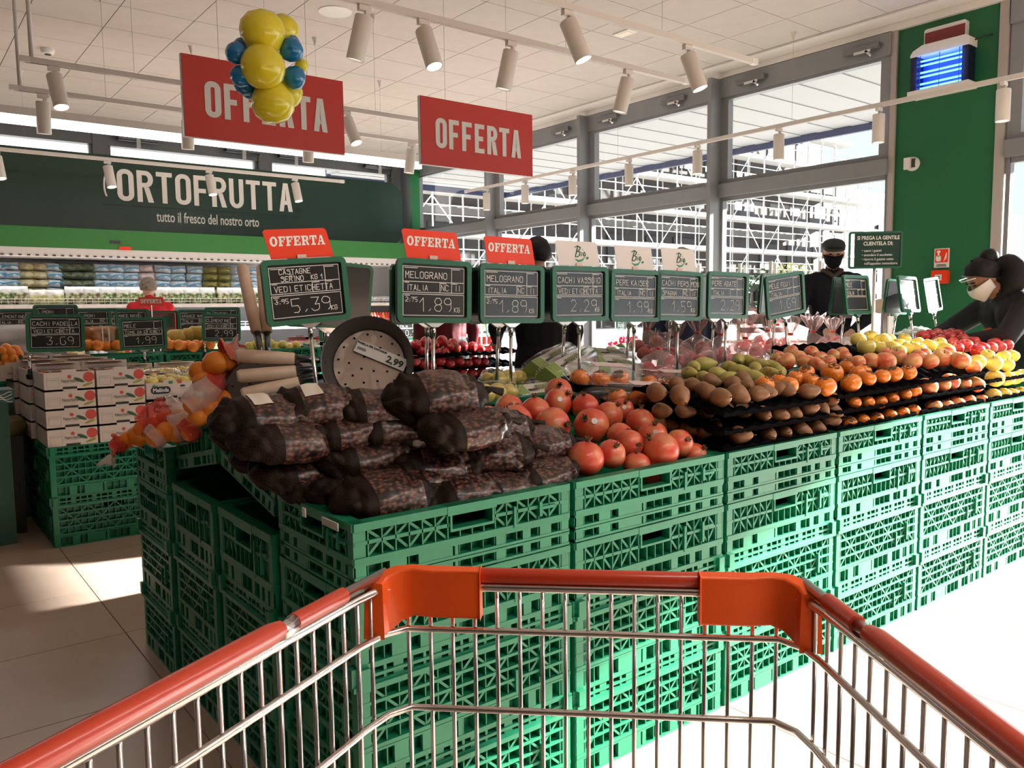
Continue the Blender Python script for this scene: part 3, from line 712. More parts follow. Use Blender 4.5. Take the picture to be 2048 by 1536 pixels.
def fruit(kind, p, d, label=None, rot=None, group=None, parent=None, sticker=False):
    me, sme, nm = proto(kind, RND.randrange(3))
    o = inst(kind, me, parent, p, rot or (RND.uniform(0, 6), RND.uniform(-1, 1), RND.uniform(0, 6)), d)
    if sme: inst(nm, sme, o)
    if sticker:
        M = o.rotation_euler.to_matrix().inverted(); dv = M @ (Vector((-p.x*.5-.3, -p.y, .9)).normalized())
        s_ = inst('sticker', STKM, o, dv*.512); s_.rotation_euler = dv.to_track_quat('Z', 'Y').to_euler()
    if not parent and label: tag(o, label, kind.split('_')[-1], group)
    return o
def heap(kind, pts, a, b, Y0, where, group, jit=.5, fix=None, dreal=None, orient='rand', stick=0, ymin=1.51):
    """fruits at photographed spots (px, py, px diameter) lying on the plane z = a + b (y - Y0)"""
    pts = sorted(pts); nmk = kind.replace('_', ' ')
    for i, (px, py, d) in enumerate(pts):
        p = slope(px, py, a, b, Y0)
        if p.y < ymin: p = at(px, py, Y=ymin)
        D = span(d, p)
        if dreal: D = min(max(D, dreal[0]), dreal[1])
        if orient == 'front': rot = (R(90)+RND.uniform(-.35, .5), RND.uniform(-.4, .4), RND.uniform(-.7, .5))
        elif orient == 'up': rot = (RND.uniform(-.5, .5), RND.uniform(-.5, .5), RND.uniform(0, 6))
        elif orient == 'lying': rot = (R(90)+RND.uniform(-.3, .3), RND.uniform(-.3, .3), RND.uniform(-1.2, 1.2))
        elif orient == 'tip': rot = (RND.uniform(-.1, 1.5), RND.uniform(-.9, .9), RND.uniform(-.6, .6))
        else: rot = None
        n = ORD[i+1] if i+1 < len(ORD) else 'number %d' % (i+1)
        fruit(kind, p, D, '%s %s, %s from the left' % (nmk, where, n), rot, group, sticker=(stick and i % stick == 1))
CF = lambda L: [(1260+u/4.655, 650+v/4.655, d/4.655) for u, v, d in L]
CG = lambda L: [(1548+u/3.84, 600+v/3.84, d/3.84) for u, v, d in L]
POM = [(1029, 845, 74), (1105.5, 851, 76), (1182.7, 852, 82), (1018, 817, 58), (1070, 822, 60), (1117, 784, 57), (1115, 806, 58), (1170, 814, 56), (1218, 831, 58), (1244, 821, 50), (1280, 845, 60), (1259, 888, 58), (1321, 902, 80), (1358, 887, 58), (1305, 873, 64), (1222, 908, 60), (1171, 918, 76), (1273, 931, 50), (1388, 911, 44), (1240, 872, 54), (975, 838, 50)]
heap('pomegranate', POM, .805, .27, 1.53, 'heaped in the green crate beside the chestnut bags', 'pomegranates', dreal=(.078, .108), orient='tip', stick=4, ymin=1.525)
fruit('pomegranate', at(1318, 957, Y=1.535), .085, 'pomegranate seen through the grip hole of the green crate', group='pomegranates')
# black moulded trays
TRM = mat('tray_black', (.006, .006, .007), .6, spec=0.0)
def tray(label, c, L, W, tilt=0., yaw=0., cup=.075):
    nx, ny = 84, 54; vs = []; fs = []
    for j in range(ny+1):
        for i in range(nx+1):
            x, y = (i/nx-.5)*L, (j/ny-.5)*W
            z = .014*(math.cos(2*math.pi*x/cup)*.5+math.cos(2*math.pi*y/cup)*.5)
            e = max(0, 1-min(x+L/2, L/2-x, y+W/2, W/2-y)/.028)
            z = z*(1-.55*e)+e*.016
            vs.append((x, y, z))
    for j in range(ny):
        for i in range(nx):
            a = j*(nx+1)+i; fs.append((a, a+1, a+nx+2, a+nx+1))
    ed = [(i, 0) for i in range(nx+1)]+[(nx, j) for j in range(1, ny+1)]+[(i, ny) for i in range(nx-1, -1, -1)]+[(0, j) for j in range(ny-1, 0, -1)]
    n0 = len(vs)
    for q, (i, j) in enumerate(ed):
        x, y, z = vs[j*(nx+1)+i]; c_ = abs(math.cos(math.pi*(x if j in (0, ny) else y)/cup)); k = 1.012
        vs.append((x*k, y*k, z-.006-.010*c_**.6))
    for q in range(len(ed)):
        q2 = (q+1) % len(ed); a = ed[q][1]*(nx+1)+ed[q][0]; b = ed[q2][1]*(nx+1)+ed[q2][0]; fs.append((a, n0+q, n0+q2, b))
    o = MB().add(vs, fs).build('fruit_tray', TRM, None, 60); o.location = c; o.rotation_euler = (tilt, 0, yaw)
    md = o.modifiers.new('s', 'SOLIDIFY'); md.thickness = .0012
    return tag(o, label, 'tray', 'black fruit trays')
def colx(c): return DX0+.3+DPX*c
for k, z in enumerate((.785, .845, .905)):
    lv = ('lowest', 'middle', 'top')[k]
    tray('%s black moulded tray under the brown pears' % lv, (colx(2)-.01, 1.66, z), .56, .37, R(4+2*k), cup=.072)
    tray('%s black moulded tray under the persimmons' % lv, (colx(3), 1.66, z), .56, .37, R(3+2*k), cup=.068)
    tray('%s black moulded tray under the rosy apples' % lv, (colx(4), 1.66, z+.005*k), .56, .37, R(3+2*k), cup=.085)
    if k < 2: tray('%s black moulded tray under the front yellow apples' % lv, (colx(5), 1.66, z+.02*k), .56, .37, R(3), cup=.085)
g = 'brown pears in trays'
heap('brown_pear', CF([(255, 625, 190), (470, 660, 200), (440, 560, 150), (595, 565, 150), (690, 600, 150), (760, 525, 160), (855, 675, 200), (740, 640, 170), (965, 560, 180), (1015, 650, 200), (1060, 505, 130), (1095, 575, 120), (1200, 640, 160), (1205, 575, 120), (1275, 620, 150), (1365, 590, 130), (1465, 600, 140), (1670, 620, 170), (1880, 690, 150)]), .935, .12, 1.55, 'in the top tray', g, dreal=(.055, .085), orient='front')
heap('brown_pear', CF([(300, 800, 150), (520, 800, 150), (720, 800, 150), (900, 790, 150), (1060, 800, 150), (1240, 830, 150), (1390, 830, 170), (1520, 815, 130), (1665, 770, 170), (1790, 785, 120), (1900, 800, 120)]), .872, .1, 1.53, 'in the middle tray', g, dreal=(.055, .08), orient='front')
heap('brown_pear', CF([(280, 930, 130), (395, 935, 140), (560, 970, 140), (690, 985, 140), (815, 970, 190), (1030, 1025, 190), (1290, 1025, 170), (1440, 1005, 140), (1600, 980, 170), (1745, 955, 130), (1880, 905, 140)]), .812, .1, 1.53, 'in the lowest tray', g, dreal=(.055, .08), orient='front')
heap('green_pear', CF([(700, 365, 150), (1010, 325, 130), (1110, 335, 120), (1220, 365, 110), (1320, 380, 120), (1030, 435, 150), (1290, 450, 140), (560, 450, 130), (600, 395, 110), (690, 490, 120), (830, 455, 120), (930, 490, 120), (1170, 485, 140), (1170, 405, 110), (930, 390, 110), (1400, 445, 110)]), .985, .15, 1.95, 'on the tilted crate behind the brown pears', 'green pears', dreal=(.05, .068), orient='lying')
g = 'persimmons in trays'
heap('persimmon', CF([(1260, 555, 180), (1390, 525, 150), (1480, 560, 180), (1545, 495, 170), (1640, 445, 160), (1690, 520, 150)])+CG([(445, 560, 175), (390, 665, 175), (590, 640, 165), (570, 515, 145), (720, 600, 130), (830, 585, 115), (920, 570, 135), (1030, 555, 130), (250, 610, 130), (690, 545, 100), (640, 560, 110)]), .945, .14, 1.55, 'in the top tray', g, dreal=(.06, .085), orient='up')
heap('persimmon', CG([(610, 785, 100), (715, 785, 115), (815, 785, 105), (905, 755, 100), (1000, 725, 95), (1078, 695, 100)]), .878, .1, 1.52, 'in the middle tray', g, dreal=(.055, .075), orient='up')
heap('persimmon', CG([(580, 945, 90), (680, 925, 110), (785, 912, 100), (890, 885, 110), (985, 868, 95), (1070, 850, 95)]), .815, .1, 1.52, 'in the lowest tray', g, dreal=(.055, .075), orient='up')
g = 'rosy apples in trays'
heap('rosy_apple', CG([(740, 470, 140), (850, 480, 170), (640, 485, 120), (950, 440, 130), (1060, 475, 150), (1200, 475, 130), (1290, 445, 150), (1430, 465, 150), (1535, 520, 110), (1110, 430, 110), (870, 420, 110), (1150, 420, 100), (1340, 410, 90)]), .965, .14, 1.55, 'in the top tray', g, dreal=(.065, .092), orient='up')
heap('rosy_apple', CG([(1180, 665, 150), (1295, 650, 120), (1355, 628, 140), (1455, 640, 110), (1550, 650, 130)]), .885, .1, 1.52, 'in the middle tray', g, dreal=(.06, .085), orient='up')
heap('rosy_apple', CG([(1225, 825, 130), (1320, 815, 110), (1400, 795, 125), (1490, 778, 115), (1590, 775, 105)]), .815, .1, 1.52, 'in the lowest tray', g, dreal=(.06, .08), orient='up')
heap('rosy_apple', CG([(90, 475, 150), (180, 440, 130), (240, 475, 140), (330, 495, 120), (350, 445, 110), (460, 430, 100), (285, 405, 90), (130, 400, 100), (540, 440, 100), (420, 480, 110), (30, 450, 100), (520, 410, 90)]), .985, .15, 1.95, 'on the tilted crate behind the persimmons', 'rosy apples on the tilted crate', dreal=(.065, .085), orient='up')
heap('yellow_apple', CG([(1560, 480, 130), (1690, 490, 130), (1790, 500, 110), (1640, 430, 100), (1760, 435, 100), (1830, 430, 90)]), .945, .14, 1.55, 'in the upper front tray', 'yellow apples in trays', dreal=(.065, .09), orient='up')
heap('yellow_apple', CG([(1695, 605, 140), (1790, 605, 120), (1850, 600, 110), (1910, 580, 110)]), .875, .1, 1.52, 'in the middle front tray', 'yellow apples in trays', dreal=(.06, .085), orient='up')
heap('yellow_apple', CG([(1680, 735, 120), (1765, 725, 110), (1830, 720, 100), (1890, 712, 100)]), .812, .1, 1.52, 'in the lowest front tray', 'yellow apples in trays', dreal=(.06, .08), orient='up')
heap('yellow_apple', CG([(645, 305, 120), (710, 365, 140), (740, 285, 110), (830, 315, 130), (820, 370, 120), (900, 380, 140), (885, 305, 90), (960, 340, 100), (1000, 300, 90), (1040, 370, 120), (1110, 380, 120), (1190, 350, 110), (1270, 340, 110), (1320, 385, 130), (1100, 330, 90), (960, 395, 110)]), 1.01, .16, 1.95, 'heaped on the tilted crate', 'yellow apples on the tilted crate', dreal=(.065, .088), orient='up')
heap('red_apple', CG([(1140, 285, 110), (1200, 268, 85), (1250, 262, 80), (1310, 272, 85), (1370, 258, 80), (1420, 268, 80), (1270, 312, 95), (1355, 292, 85), (1370, 335, 100), (1470, 352, 110), (1450, 305, 95), (1530, 322, 100), (1600, 372, 95), (1690, 335, 90), (1660, 372, 100), (1730, 362, 95), (1785, 352, 95), (1560, 388, 90), (1400, 372, 90)]), 1.0, .12, 1.95, 'heaped at the far end of the display', 'red apples', dreal=(.07, .095), orient='up')
tray('black tray under the middle of the heaped yellow apples', (3.9, 2.03, .95), .56, .36, R(11))
tray('black tray under the red apples at the far end', (4.65, 2.03, .955), .6, .38, R(9))
tray('black tray beneath the heaped yellow apples, its left corner bare', (at(1720, 706, Z=.99).x, 1.98, .975), .5, .36, R(11))

# ------------------------------------------------------------------ clear packs of persimmons
FILM = mat_thin('clear_film', (.93, .93, .93), .03, .08)
FILMP = mat_thin('pink_film', (.97, .90, .90), .16, .12, (1, .88, .88))
def clear_pack(label, px, py, Y, yaw, n=3):
    p = at(px, py, Y=Y); t = thing('fruit_punnet', label, 'punnet', p, (R(8), R(4), yaw), 'punnets of persimmons')
    L, W = .25, .15
    mb = MB(); o = rrect(L, W, .04); i_ = rrect(L-.05, W-.05, .03)
    n_ = len(o); vs = [(x, y, .0) for x, y in o]+[(x, y, -.035) for x, y in i_]
    mb.add(vs, [(k, (k+1) % n_, n_+(k+1) % n_, n_+k) for k in range(n_)]+[tuple(range(n_, 2*n_))[::-1]])
    ob = mb.build('black_base', TRM, t); ob.modifiers.new('s', 'SOLIDIFY').thickness = .0015
    for k in range(n): fruit('persimmon', Vector(((k-(n-1)/2)*.076, RND.uniform(-.015, .015), .008)), .072, rot=(RND.uniform(-.6, .6), RND.uniform(-.6, .6), 0), parent=t)
    mb = MB(); lv = [(1, .002), (.98, .03), (.88, .05), (.6, .058)]
    vs = [(x*s, y*s, z) for s, z in lv for x, y in o]
    fs = [(a*n_+k, a*n_+(k+1) % n_, (a+1)*n_+(k+1) % n_, (a+1)*n_+k) for a in range(3) for k in range(n_)]+[tuple(range(3*n_, 4*n_))]
    mb.add(vs, fs).build('clear_lid', FILM, t, True)
    MB().box((.03, 0, .0595), (.12, .06, .001)).build('paper_label', mat('label_pink', (.80, .62, .60), .5), t)
clear_pack('upper clear punnet of three persimmons beside the banana cartons', 1198, 762, 2.02, R(-22))
clear_pack('middle clear punnet of persimmons with a pale pink label', 1272, 800, 1.90, R(-20), 3)
clear_pack('lower clear punnet of persimmons half hidden behind pomegranates', 1215, 797, 2.0, R(-20), 3)
clear_pack('clear punnet right behind the leftmost brown pears', 1330, 772, 2.08, R(-18), 3)

# ------------------------------------------------------------------ knotted bags of apples
def knot_bag(k, px, py, Y, d, tuft=True, film=FILMP, kind='red_apple', where=''):
    p = at(px, py, Y=Y); D = span(d, p); t = thing('apple_bag', '%s clear bag of pinkish apples %s' % (ORD[k+1], where), 'bag', p, (0, 0, RND.uniform(-.5, .5)), 'clear bags of apples')
    for q in range(5):
        a = q*1.26; fruit(kind, Vector((math.cos(a)*D*.27, math.sin(a)*D*.2, RND.uniform(-.02, .02)+(.03 if q == 0 else 0))), .068, parent=t)
    prof = [(.0, -.42), (.38, -.36), (.56, -.1), (.54, .12), (.36, .34), (.12, .46), (.05, .52), (.08, .58), (.15, .68), (.21, .80), (.24, .90)]
    def fn(pp, a):
        f = 1+.10*noise((math.cos(a)*2+k, math.sin(a)*2, pp.z*9))+(.34*math.sin(a*9+k+pp.z*16)+.25*noise((a*5, k, pp.z*25)) if pp.z > .53*D else .05*math.sin(a*9+pp.z*40))
        return Vector((pp.x*f, pp.y*f*.85, pp.z*(1+.22*noise((a*3, k, 2))) if pp.z > .53*D else pp.z))
    MB().lathe([(r*D, z*D) for r, z in (prof if tuft else prof[:7])], 60, fn=fn).build('clear_film', film, t, True)
    MB().lathe([(.06*D, .49*D), (.068*D, .52*D), (.06*D, .55*D)], 10).build('red_tie', REDC, t)
for k, (px, py, Y, d) in enumerate([(1318, 742, 2.42, 86), (1352, 715, 2.55, 80), (1295, 700, 2.7, 80), (1395, 712, 2.5, 88), (1440, 716, 2.45, 90), (1490, 722, 2.42, 88), (1535, 705, 2.6, 84), (1580, 712, 2.5, 84), (1625, 705, 2.55, 80), (1555, 690, 2.75, 78), (1665, 700, 2.55, 70), (1500, 690, 2.8, 80)]):
    knot_bag(k, px, py, Y, d, where='on the rear tilted crates counted from the cartons')
def flat_film(label, px, py, Y, w):
    p = at(px, py, Y=Y); mb = MB(); n = 16; vs = []
    for j in range(n+1):
        for i in range(n+1):
            x, y = (i/n-.5)*w, (j/n-.5)*w*.8; vs.append((x, y, .045*(1-(2*i/n-1)**2)*(1-(2*j/n-1)**2)+.022*noise((x*30, y*30, px))))
    o = mb.add(vs, [(j*(n+1)+i, j*(n+1)+i+1, (j+1)*(n+1)+i+1, (j+1)*(n+1)+i) for j in range(n) for i in range(n)]).build('plastic_bag', mat_thin('crumpled_bag', (.9, .9, .92), .35, .1), None, True)
    o.location = p; tag(o, label, 'bag')
flat_film('crumpled white plastic bag behind the heaped yellow apples', 1700, 690, 2.45, .26)
flat_film('white printed plastic bag glowing in the sun beside the man', 1650, 705, 2.55, .22)
flat_film('crumpled clear bag under the last two price boards', 1835, 668, 2.4, .26)

# ------------------------------------------------------------------ banana cartons
CARW = mat('carton_white', (.72, .66, .60), .5); CARG = mat('carton_green', (.28, .40, .10), .5)
def banana_carton(label, px, py, Y, rz, rx=0., L=.30, ry=0.):
    p = at(px, py, Y=Y); t = thing('banana_carton', label, 'carton', p, (rx, ry, rz), 'banana cartons')
    sec = [(-.055, -.05), (.055, -.05), (.045, .02), (.0, .055), (-.045, .02)]
    M = Matrix(((0, 0, 1, -L/2), (1, 0, 0, 0), (0, 1, 0, 0), (0, 0, 0, 1)))
    MB().prism(sec, L, M).build('box', CARW, t)
    MB().prism([(a*1.02, b*1.02) for a, b in ((.0, .055), (-.045, .02), (-.052, -.01), (.0, -.01), (.052, -.01), (.045, .02))], .065, Matrix(((0, 0, 1, -L/2-.001), (1, 0, 0, 0), (0, 1, 0, 0), (0, 0, 0, 1)))).build('green_end', CARG, t)
    MB().box((-.055, -.0265, .038), (.045, .02, .003), Matrix.Rotation(0, 4, 'X')).build('black_badge', LETD, t)
    text('BANANE BIO', .022, mat('print_olive', (.25, .28, .08), .6), t, (.035, -.027, .043), (R(38), 0, 0), .8, .02)
    MB().box((-L/2-.002, .0, -.03), (.002, .018, .018)).build('end_badge', LETD, t)
    MB().lathe([(.0, -L*.5), (.06, -L*.48), (.067, 0), (.06, L*.48), (0, L*.5)], 14, Matrix.Rotation(R(90), 4, 'Y')).build('film_wrap', FILM, t, True)
banana_carton('front banana carton with green end leaning on the stack', 1135, 738, 2.35, R(16), ry=R(-14))
banana_carton('second banana carton, its green end just behind the front one', 1102, 728, 2.5, R(20), ry=R(-12))
banana_carton('lower banana carton under the front one beside the punnets', 1160, 790, 2.2, R(18), ry=R(-6))
banana_carton('upper right banana carton wrapped in shiny film', 1215, 722, 2.5, R(8), ry=R(4))
banana_carton('lower right banana carton under the shiny one', 1228, 742, 2.4, R(6), ry=R(6))
banana_carton('banana carton lying low behind the black stand clamps', 1075, 795, 2.3, R(10))
# yellow lemons under film beside the cartons
def lemon_pack(label, px, py, Y):
    p = at(px, py, Y=Y); t = thing('lemon_pack', label, 'pack', p, (0, 0, .2))
    for q in range(6): fruit('yellow_apple', Vector(((q % 3-1)*.06, (q//3-.5)*.06, 0)), .062, parent=t)
    MB().lathe([(0, -.05), (.085, -.04), (.105, 0), (.085, .035), (0, .045)], 18, fn=lambda q, a: Vector((q.x*1.15, q.y*.8, q.z+.006*noise((q.x*40, q.y*40, 3))))).build('film_wrap', FILM, t, True)
lemon_pack('film wrapped pack of yellow fruit beside the stand clamps', 985, 786, 2.25)
lemon_pack('yellow pack of fruit peeking up between two stands', 1008, 757, 2.5)
# ================================================================== CHESTNUT BAGS
from mathutils import noise as MN
def printmat():
    m = bpy.data.materials.new('chestnut_print'); m.use_nodes = True; nt = m.node_tree; b = nt.nodes['Principled BSDF']; L = nt.links.new
    tc = nt.nodes.new('ShaderNodeTexCoord'); mp = nt.nodes.new('ShaderNodeMapping'); mp.inputs['Scale'].default_value = (17, 22, 22); L(tc.outputs['Object'], mp.inputs['Vector'])
    nz = nt.nodes.new('ShaderNodeTexNoise'); nz.inputs['Scale'].default_value = 9; L(tc.outputs['Object'], nz.inputs['Vector'])
    ad = nt.nodes.new('ShaderNodeVectorMath'); ad.operation = 'ADD'; L(mp.outputs[0], ad.inputs[0]); L(nz.outputs['Color'], ad.inputs[1])
    v = nt.nodes.new('ShaderNodeTexVoronoi'); L(mp.outputs[0], v.inputs['Vector'])
    L(ramp(nt, v.outputs['Distance'], [(.0, (.25, .125, .10)), (.22, (.17, .075, .057)), (.46, (.07, .028, .022)), (.68, (.010, .006, .006))]), b.inputs['Base Color'])
    b.inputs['Roughness'].default_value = .34; b.inputs['Coat Weight'].default_value = .22; b.inputs['Coat Roughness'].default_value = .1
    return m
def netmat(name, dark, light, sc, rough=.55):
    m = bpy.data.materials.new(name); m.use_nodes = True; nt = m.node_tree; b = nt.nodes['Principled BSDF']; L = nt.links.new
    tc = nt.nodes.new('ShaderNodeTexCoord'); wv = []
    for ax in ('X', 'DIAGONAL'):
        w_ = nt.nodes.new('ShaderNodeTexWave'); w_.bands_direction = ax; w_.inputs['Scale'].default_value = sc; w_.inputs['Distortion'].default_value = 1.5; L(tc.outputs['Object'], w_.inputs['Vector']); wv.append(w_.outputs['Fac'])
    mx = nt.nodes.new('ShaderNodeMath'); mx.operation = 'MAXIMUM'; L(wv[0], mx.inputs[0]); L(wv[1], mx.inputs[1])
    L(ramp(nt, mx.outputs[0], [(.75, dark), (.97, light)]), b.inputs['Base Color']); b.inputs['Roughness'].default_value = rough
    return m
PRINT = printmat(); NET = netmat('chestnut_net', (.008, .0035, .0025), (.026, .013, .008), 60, .6); NET.node_tree.nodes['Principled BSDF'].inputs['Specular IOR Level'].default_value = .2; PAPER = mat('paper_label', (.80, .74, .66), .55)
SEAM = mat('film_seam', (.55, .53, .52), .2, coat=.5)
BAGP = []
def bag_proto(seed):
    L, W, H = .27, .155, .085; nu, nv = 69, 44
    def pt(u, v):
        x = (u-.5)*L; e = abs(2*u-1); s = max(0, 1-e**3.6)**.62; a = 2*math.pi*v
        ca, sa = math.cos(a), math.sin(a); cx = math.copysign(abs(ca)**.75, ca); sx = math.copysign(abs(sa)**.85, sa)
        p = Vector((x, cx*W/2*s, sx*H/2*s))
        q = Vector((x*28+seed, cx*W*14, sx*H*14)); d = MN.voronoi(q)[0][0]
        net = min(1, max(0, (e-.42)/.12)); bump = (.034*net+.007*(1-net))*(.5-d)*s
        p += Vector((0, ca, sa))*bump+Vector((0, 0, .006*math.sin(x*20+seed)))
        return p
    P_ = [[pt(i/nu, j/nv) for j in range(nv)] for i in range(nu+1)]
    def strip(i0, i1, off=0.):
        mb = MB(); vs = []
        for i in range(i0, i1+1):
            for j in range(nv):
                p = P_[i][j]; n = Vector((0, p.y, p.z)); vs.append(p+(n.normalized()*off if n.length > 1e-6 else n))
        return mb.add(vs, [(i*nv+j, i*nv+(j+1) % nv, (i+1)*nv+(j+1) % nv, (i+1)*nv+j) for i in range(i1-i0) for j in range(nv)])
    a, b = 26, 56
    nl = strip(0, a).mesh('net_end', NET, True); nr = strip(b, nu).mesh('net_end', NET, True)
    wr_ = strip(a-1, b+1, .0012).mesh('printed_wrapper', PRINT, True)
    lb = MB(); vs = [P_[i][j]+Vector((0, 0, .0035)) for i in range(27, 40) for j in range(7, 14)]
    lb.add(vs, [(i*7+j, i*7+j+1, (i+1)*7+j+1, (i+1)*7+j) for i in range(12) for j in range(6)])
    sm = MB(); vs = [P_[i][j]+Vector((0, -.002-.010*(j == 35), -.002)) for i in range(a, b+1) for j in (34, 35)]
    sm.add(vs, [(i*2, i*2+1, i*2+3, i*2+2) for i in range(b-a)])
    tl = MB().tube([(L/2-.02, 0, 0), (L/2+.012, .004, .003), (L/2+.04, .0, -.006)], [.016, .007, .011], 8).mesh('net_tail', NET, True)
    return nl, nr, wr_, lb.mesh('paper_label', PAPER, True), sm.mesh('film_seam', SEAM), tl
for s in (1.3, 5.1, 9.7, 14.2): BAGP.append(bag_proto(s))
BAGS = [
    (765, 992, .84, 14, 0, 1, 0, 'lowest bag at the front corner of the near crate'),
    (728, 905, .895, 14, 8, 1, 1, 'largest labelled bag, second layer at the front'),
    (868, 930, .87, 28, 4, 0, 0, 'bag right of the labelled one in the second layer'),
    (915, 985, .83, 14, 0, 0, 0, 'thin bag half sunk behind the front rim'),
    (640, 900, .885, 8, 5, 1, 1, 'bag with glints and a label left of the large labelled bag'),
    (650, 962, .83, 6, 0, 0, 0, 'dark net bag in the left corner under the glinting one'),
    (572, 862, .945, 4, 6, 0, 0, 'big dark net bag at the left edge of the crate'),
    (975, 905, .885, 34, 6, 0, 0, 'bag with a pale seam in the middle of the heap'),
    (1072, 893, .875, 20, 4, 0, 0, 'bag with a white folded edge near the pomegranates'),
    (1075, 950, .84, 10, 0, 0, 0, 'bag at the right end of the front rim'),
    (1000, 972, .825, 20, 0, 0, 0, 'small visible bag low between two others at the rim'),
    (525, 822, .985, 10, 4, 1, 1, 'bag with a white label under the pan handles'),
    (628, 802, 1.0, 18, 6, 1, 1, 'bag with a pale label right under the wooden handles'),
    (690, 842, .955, 14, 4, 0, 1, 'bag with a label behind the glinting one'),
    (752, 804, .995, 24, 6, 0, 0, 'bag leaning against the pale pan'),
    (775, 838, .955, 18, 3, 0, 1, 'bag just below the pale pan'),
    (870, 792, 1.03, 22, 9, 0, 0, 'largest looking bag on top of the heap at the back'),
    (930, 842, .97, 12, 0, 0, 0, 'bag under the topmost bag'),
    (830, 866, .93, 16, 3, 0, 0, 'bag in the centre of the heap behind the second layer'),
    (905, 862, .925, 20, 2, 0, 0, 'bag behind the seamed one'),
    (985, 857, .92, 16, 2, 0, 0, 'bag behind the white edged bag beside the pomegranates'),
    (600, 935, .865, 6, 2, 0, 0, 'dark bag pressed against the tilted side panel'),
    (700, 975, .82, 10, 0, 0, 0, 'sunken dark bag at the near corner'),
    (820, 965, .84, 16, 0, 0, 0, 'bag between the corner bag and the thin one'),
    (560, 905, .88, 4, 2, 0, 0, 'dark net bag at the upper edge of the tilted side panel'),
    (520, 862, .92, 2, 0, 0, 0, 'dark bag overhanging the tilted crate on the left'),
]
for k, (px, py, a, yaw, rx, fl, lab, where) in enumerate(BAGS):
    py += 13 if a >= .94 and k != 16 else 0
    p = slope(px, py, a-.02, .10, 1.8); 
    p.y = min(max(p.y, 1.56), 2.35); p = at(px, py, Y=p.y)
    nl, nr, wr_, lb, sm, tl = BAGP[k % 4]
    t = thing('chestnut_bag', 'net bag of chestnuts, %s' % where, 'bag', p, (R(14+rx*.7), R(-2), R(-yaw+6)), 'net bags of chestnuts')
    s = 1.0 if k not in (1, 16, 6) else 1.12
    t.scale = (s*.90, s*.94, s*.92)
    inst('net_end', nl, t); inst('net_end', nr, t); inst('printed_wrapper', wr_, t); inst('film_seam', sm, t); inst('net_tail', tl, t)
    if lab: inst('paper_label', lb, t)

# ================================================================== CHESTNUT PANS
PANG = mat('pan_grey', (.085, .08, .08), .32, .5); PANB = mat('pan_beige', (.92, .76, .65), .5); FERR = mat('pan_ferrule', (.16, .18, .20), .25, .9); HOLE = mat('hole_dark', (.008, .007, .007), .9)
def pan(label, c, n, up, inside=True, r=.125, hlen=.2, holes=True):
    """c centre of the base, n axis out of the open side, up direction towards the handle"""
    n = Vector(n).normalized(); h = (Vector(up)-n*Vector(up).dot(n)).normalized(); s = n.cross(h)
    M = Matrix(((h.x, s.x, n.x, 0), (h.y, s.y, n.y, 0), (h.z, s.z, n.z, 0), (0, 0, 0, 1)))
    t = thing('chestnut_pan', label, 'pan', c, group='chestnut pans'); t.rotation_euler = M.to_euler()
    MB().lathe([(0, -.002), (r*.82, -.002), (r, .045), (r+.004, .046), (r+.003, .043), (r*.84, -.004), (0, -.004)], 40).build('pan_body', PANG, t, 40)
    MB().lathe([(0, 0), (r*.80, 0)], 40).build('pan_lining', PANB if inside else PANG, t)
    if holes:
        hm = MB().lathe([(.0, 0), (.0035, 0)], 8).mesh('hole', HOLE)
        for rr, q in ((.2, 4), (.45, 9), (.7, 14)):
            for k in range(q):
                a = 2*math.pi*k/q+rr*3; x, y = rr*r*math.cos(a), rr*r*math.sin(a)
                inst('hole', hm, t, (x, y, .0008)); 
                if not inside: inst('hole', hm, t, (x, y, -.0048), (R(180), 0, 0))
    MB().tube([(r-.01, 0, .03), (r+.03, 0, .045), (r+.075, 0, .055)], [.007, .010, .0125], 10).build('ferrule', FERR, t, True)
    MB().tube([(r+.072, 0, .054), (r+.076, 0, .0545), (r+.15, 0, .066), (r+.07+hlen, 0, .082), (r+.078+hlen, 0, .0835)], [.013, .0165, .019, .0185, .014], 14).build('wooden_handle', WOOD, t, True)
cv = Vector((0, 0, CAM_Z))
p1 = at(738, 728, Y=2.06); nv = (cv-p1).normalized()+Vector((-.15, 0, .30))
hx = at(490, 712, Y=1.98)-at(650, 745, Y=2.02)
for k, (ev, off, lb) in enumerate(((at(492, 712, Y=1.98)-at(655, 748, Y=2.02), 0, 'front pale pan with a price strip, its handle the uppermost of three'), (at(492, 757, Y=1.98)-at(655, 768, Y=2.02), -.014, 'second pan nested behind the pale one, middle handle'), (at(498, 797, Y=1.98)-at(655, 786, Y=2.02), -.028, 'third pan nested behind, lowest wooden handle'))):
    pan(lb, p1+nv.normalized()*off, nv, ev, True, .125, .148)
# price strip on the front pan
t = thing('price_strip', 'white paper strip reading 2,99 inside the pale pan', 'label', p1+nv.normalized()*.006, group=None)
fwd = nv.normalized(); rx = Vector((-fwd.y, fwd.x, 0)).normalized(); rx = (rx*math.cos(R(-24))+fwd.cross(rx)*math.sin(R(-24))).normalized(); ry = fwd.cross(rx)
t.rotation_euler = Matrix(((rx.x, ry.x, fwd.x), (rx.y, ry.y, fwd.y), (rx.z, ry.z, fwd.z))).to_euler()
MB().box((.022, .035, 0), (.155, .036, .0012)).build('paper', WHITEP, t)
text('2,99', .019, LETD, t, (.066, .032, .0012), (0, 0, 0), 1.1, .03)
text('PADELLA PER CASTAGNE', .0055, LETD, t, (-.01, .047, .0012), (0, 0, 0), 1.0)
MB().box((-.036, .031, .0008), (.026, .008, .0005)).build('bar_code', mat('print_grey', (.25, .25, .25), .6), t)
p2 = at(541, 795, Y=2.30); n2 = (cv-p2).normalized()*-1+Vector((.1, 0, -.35))
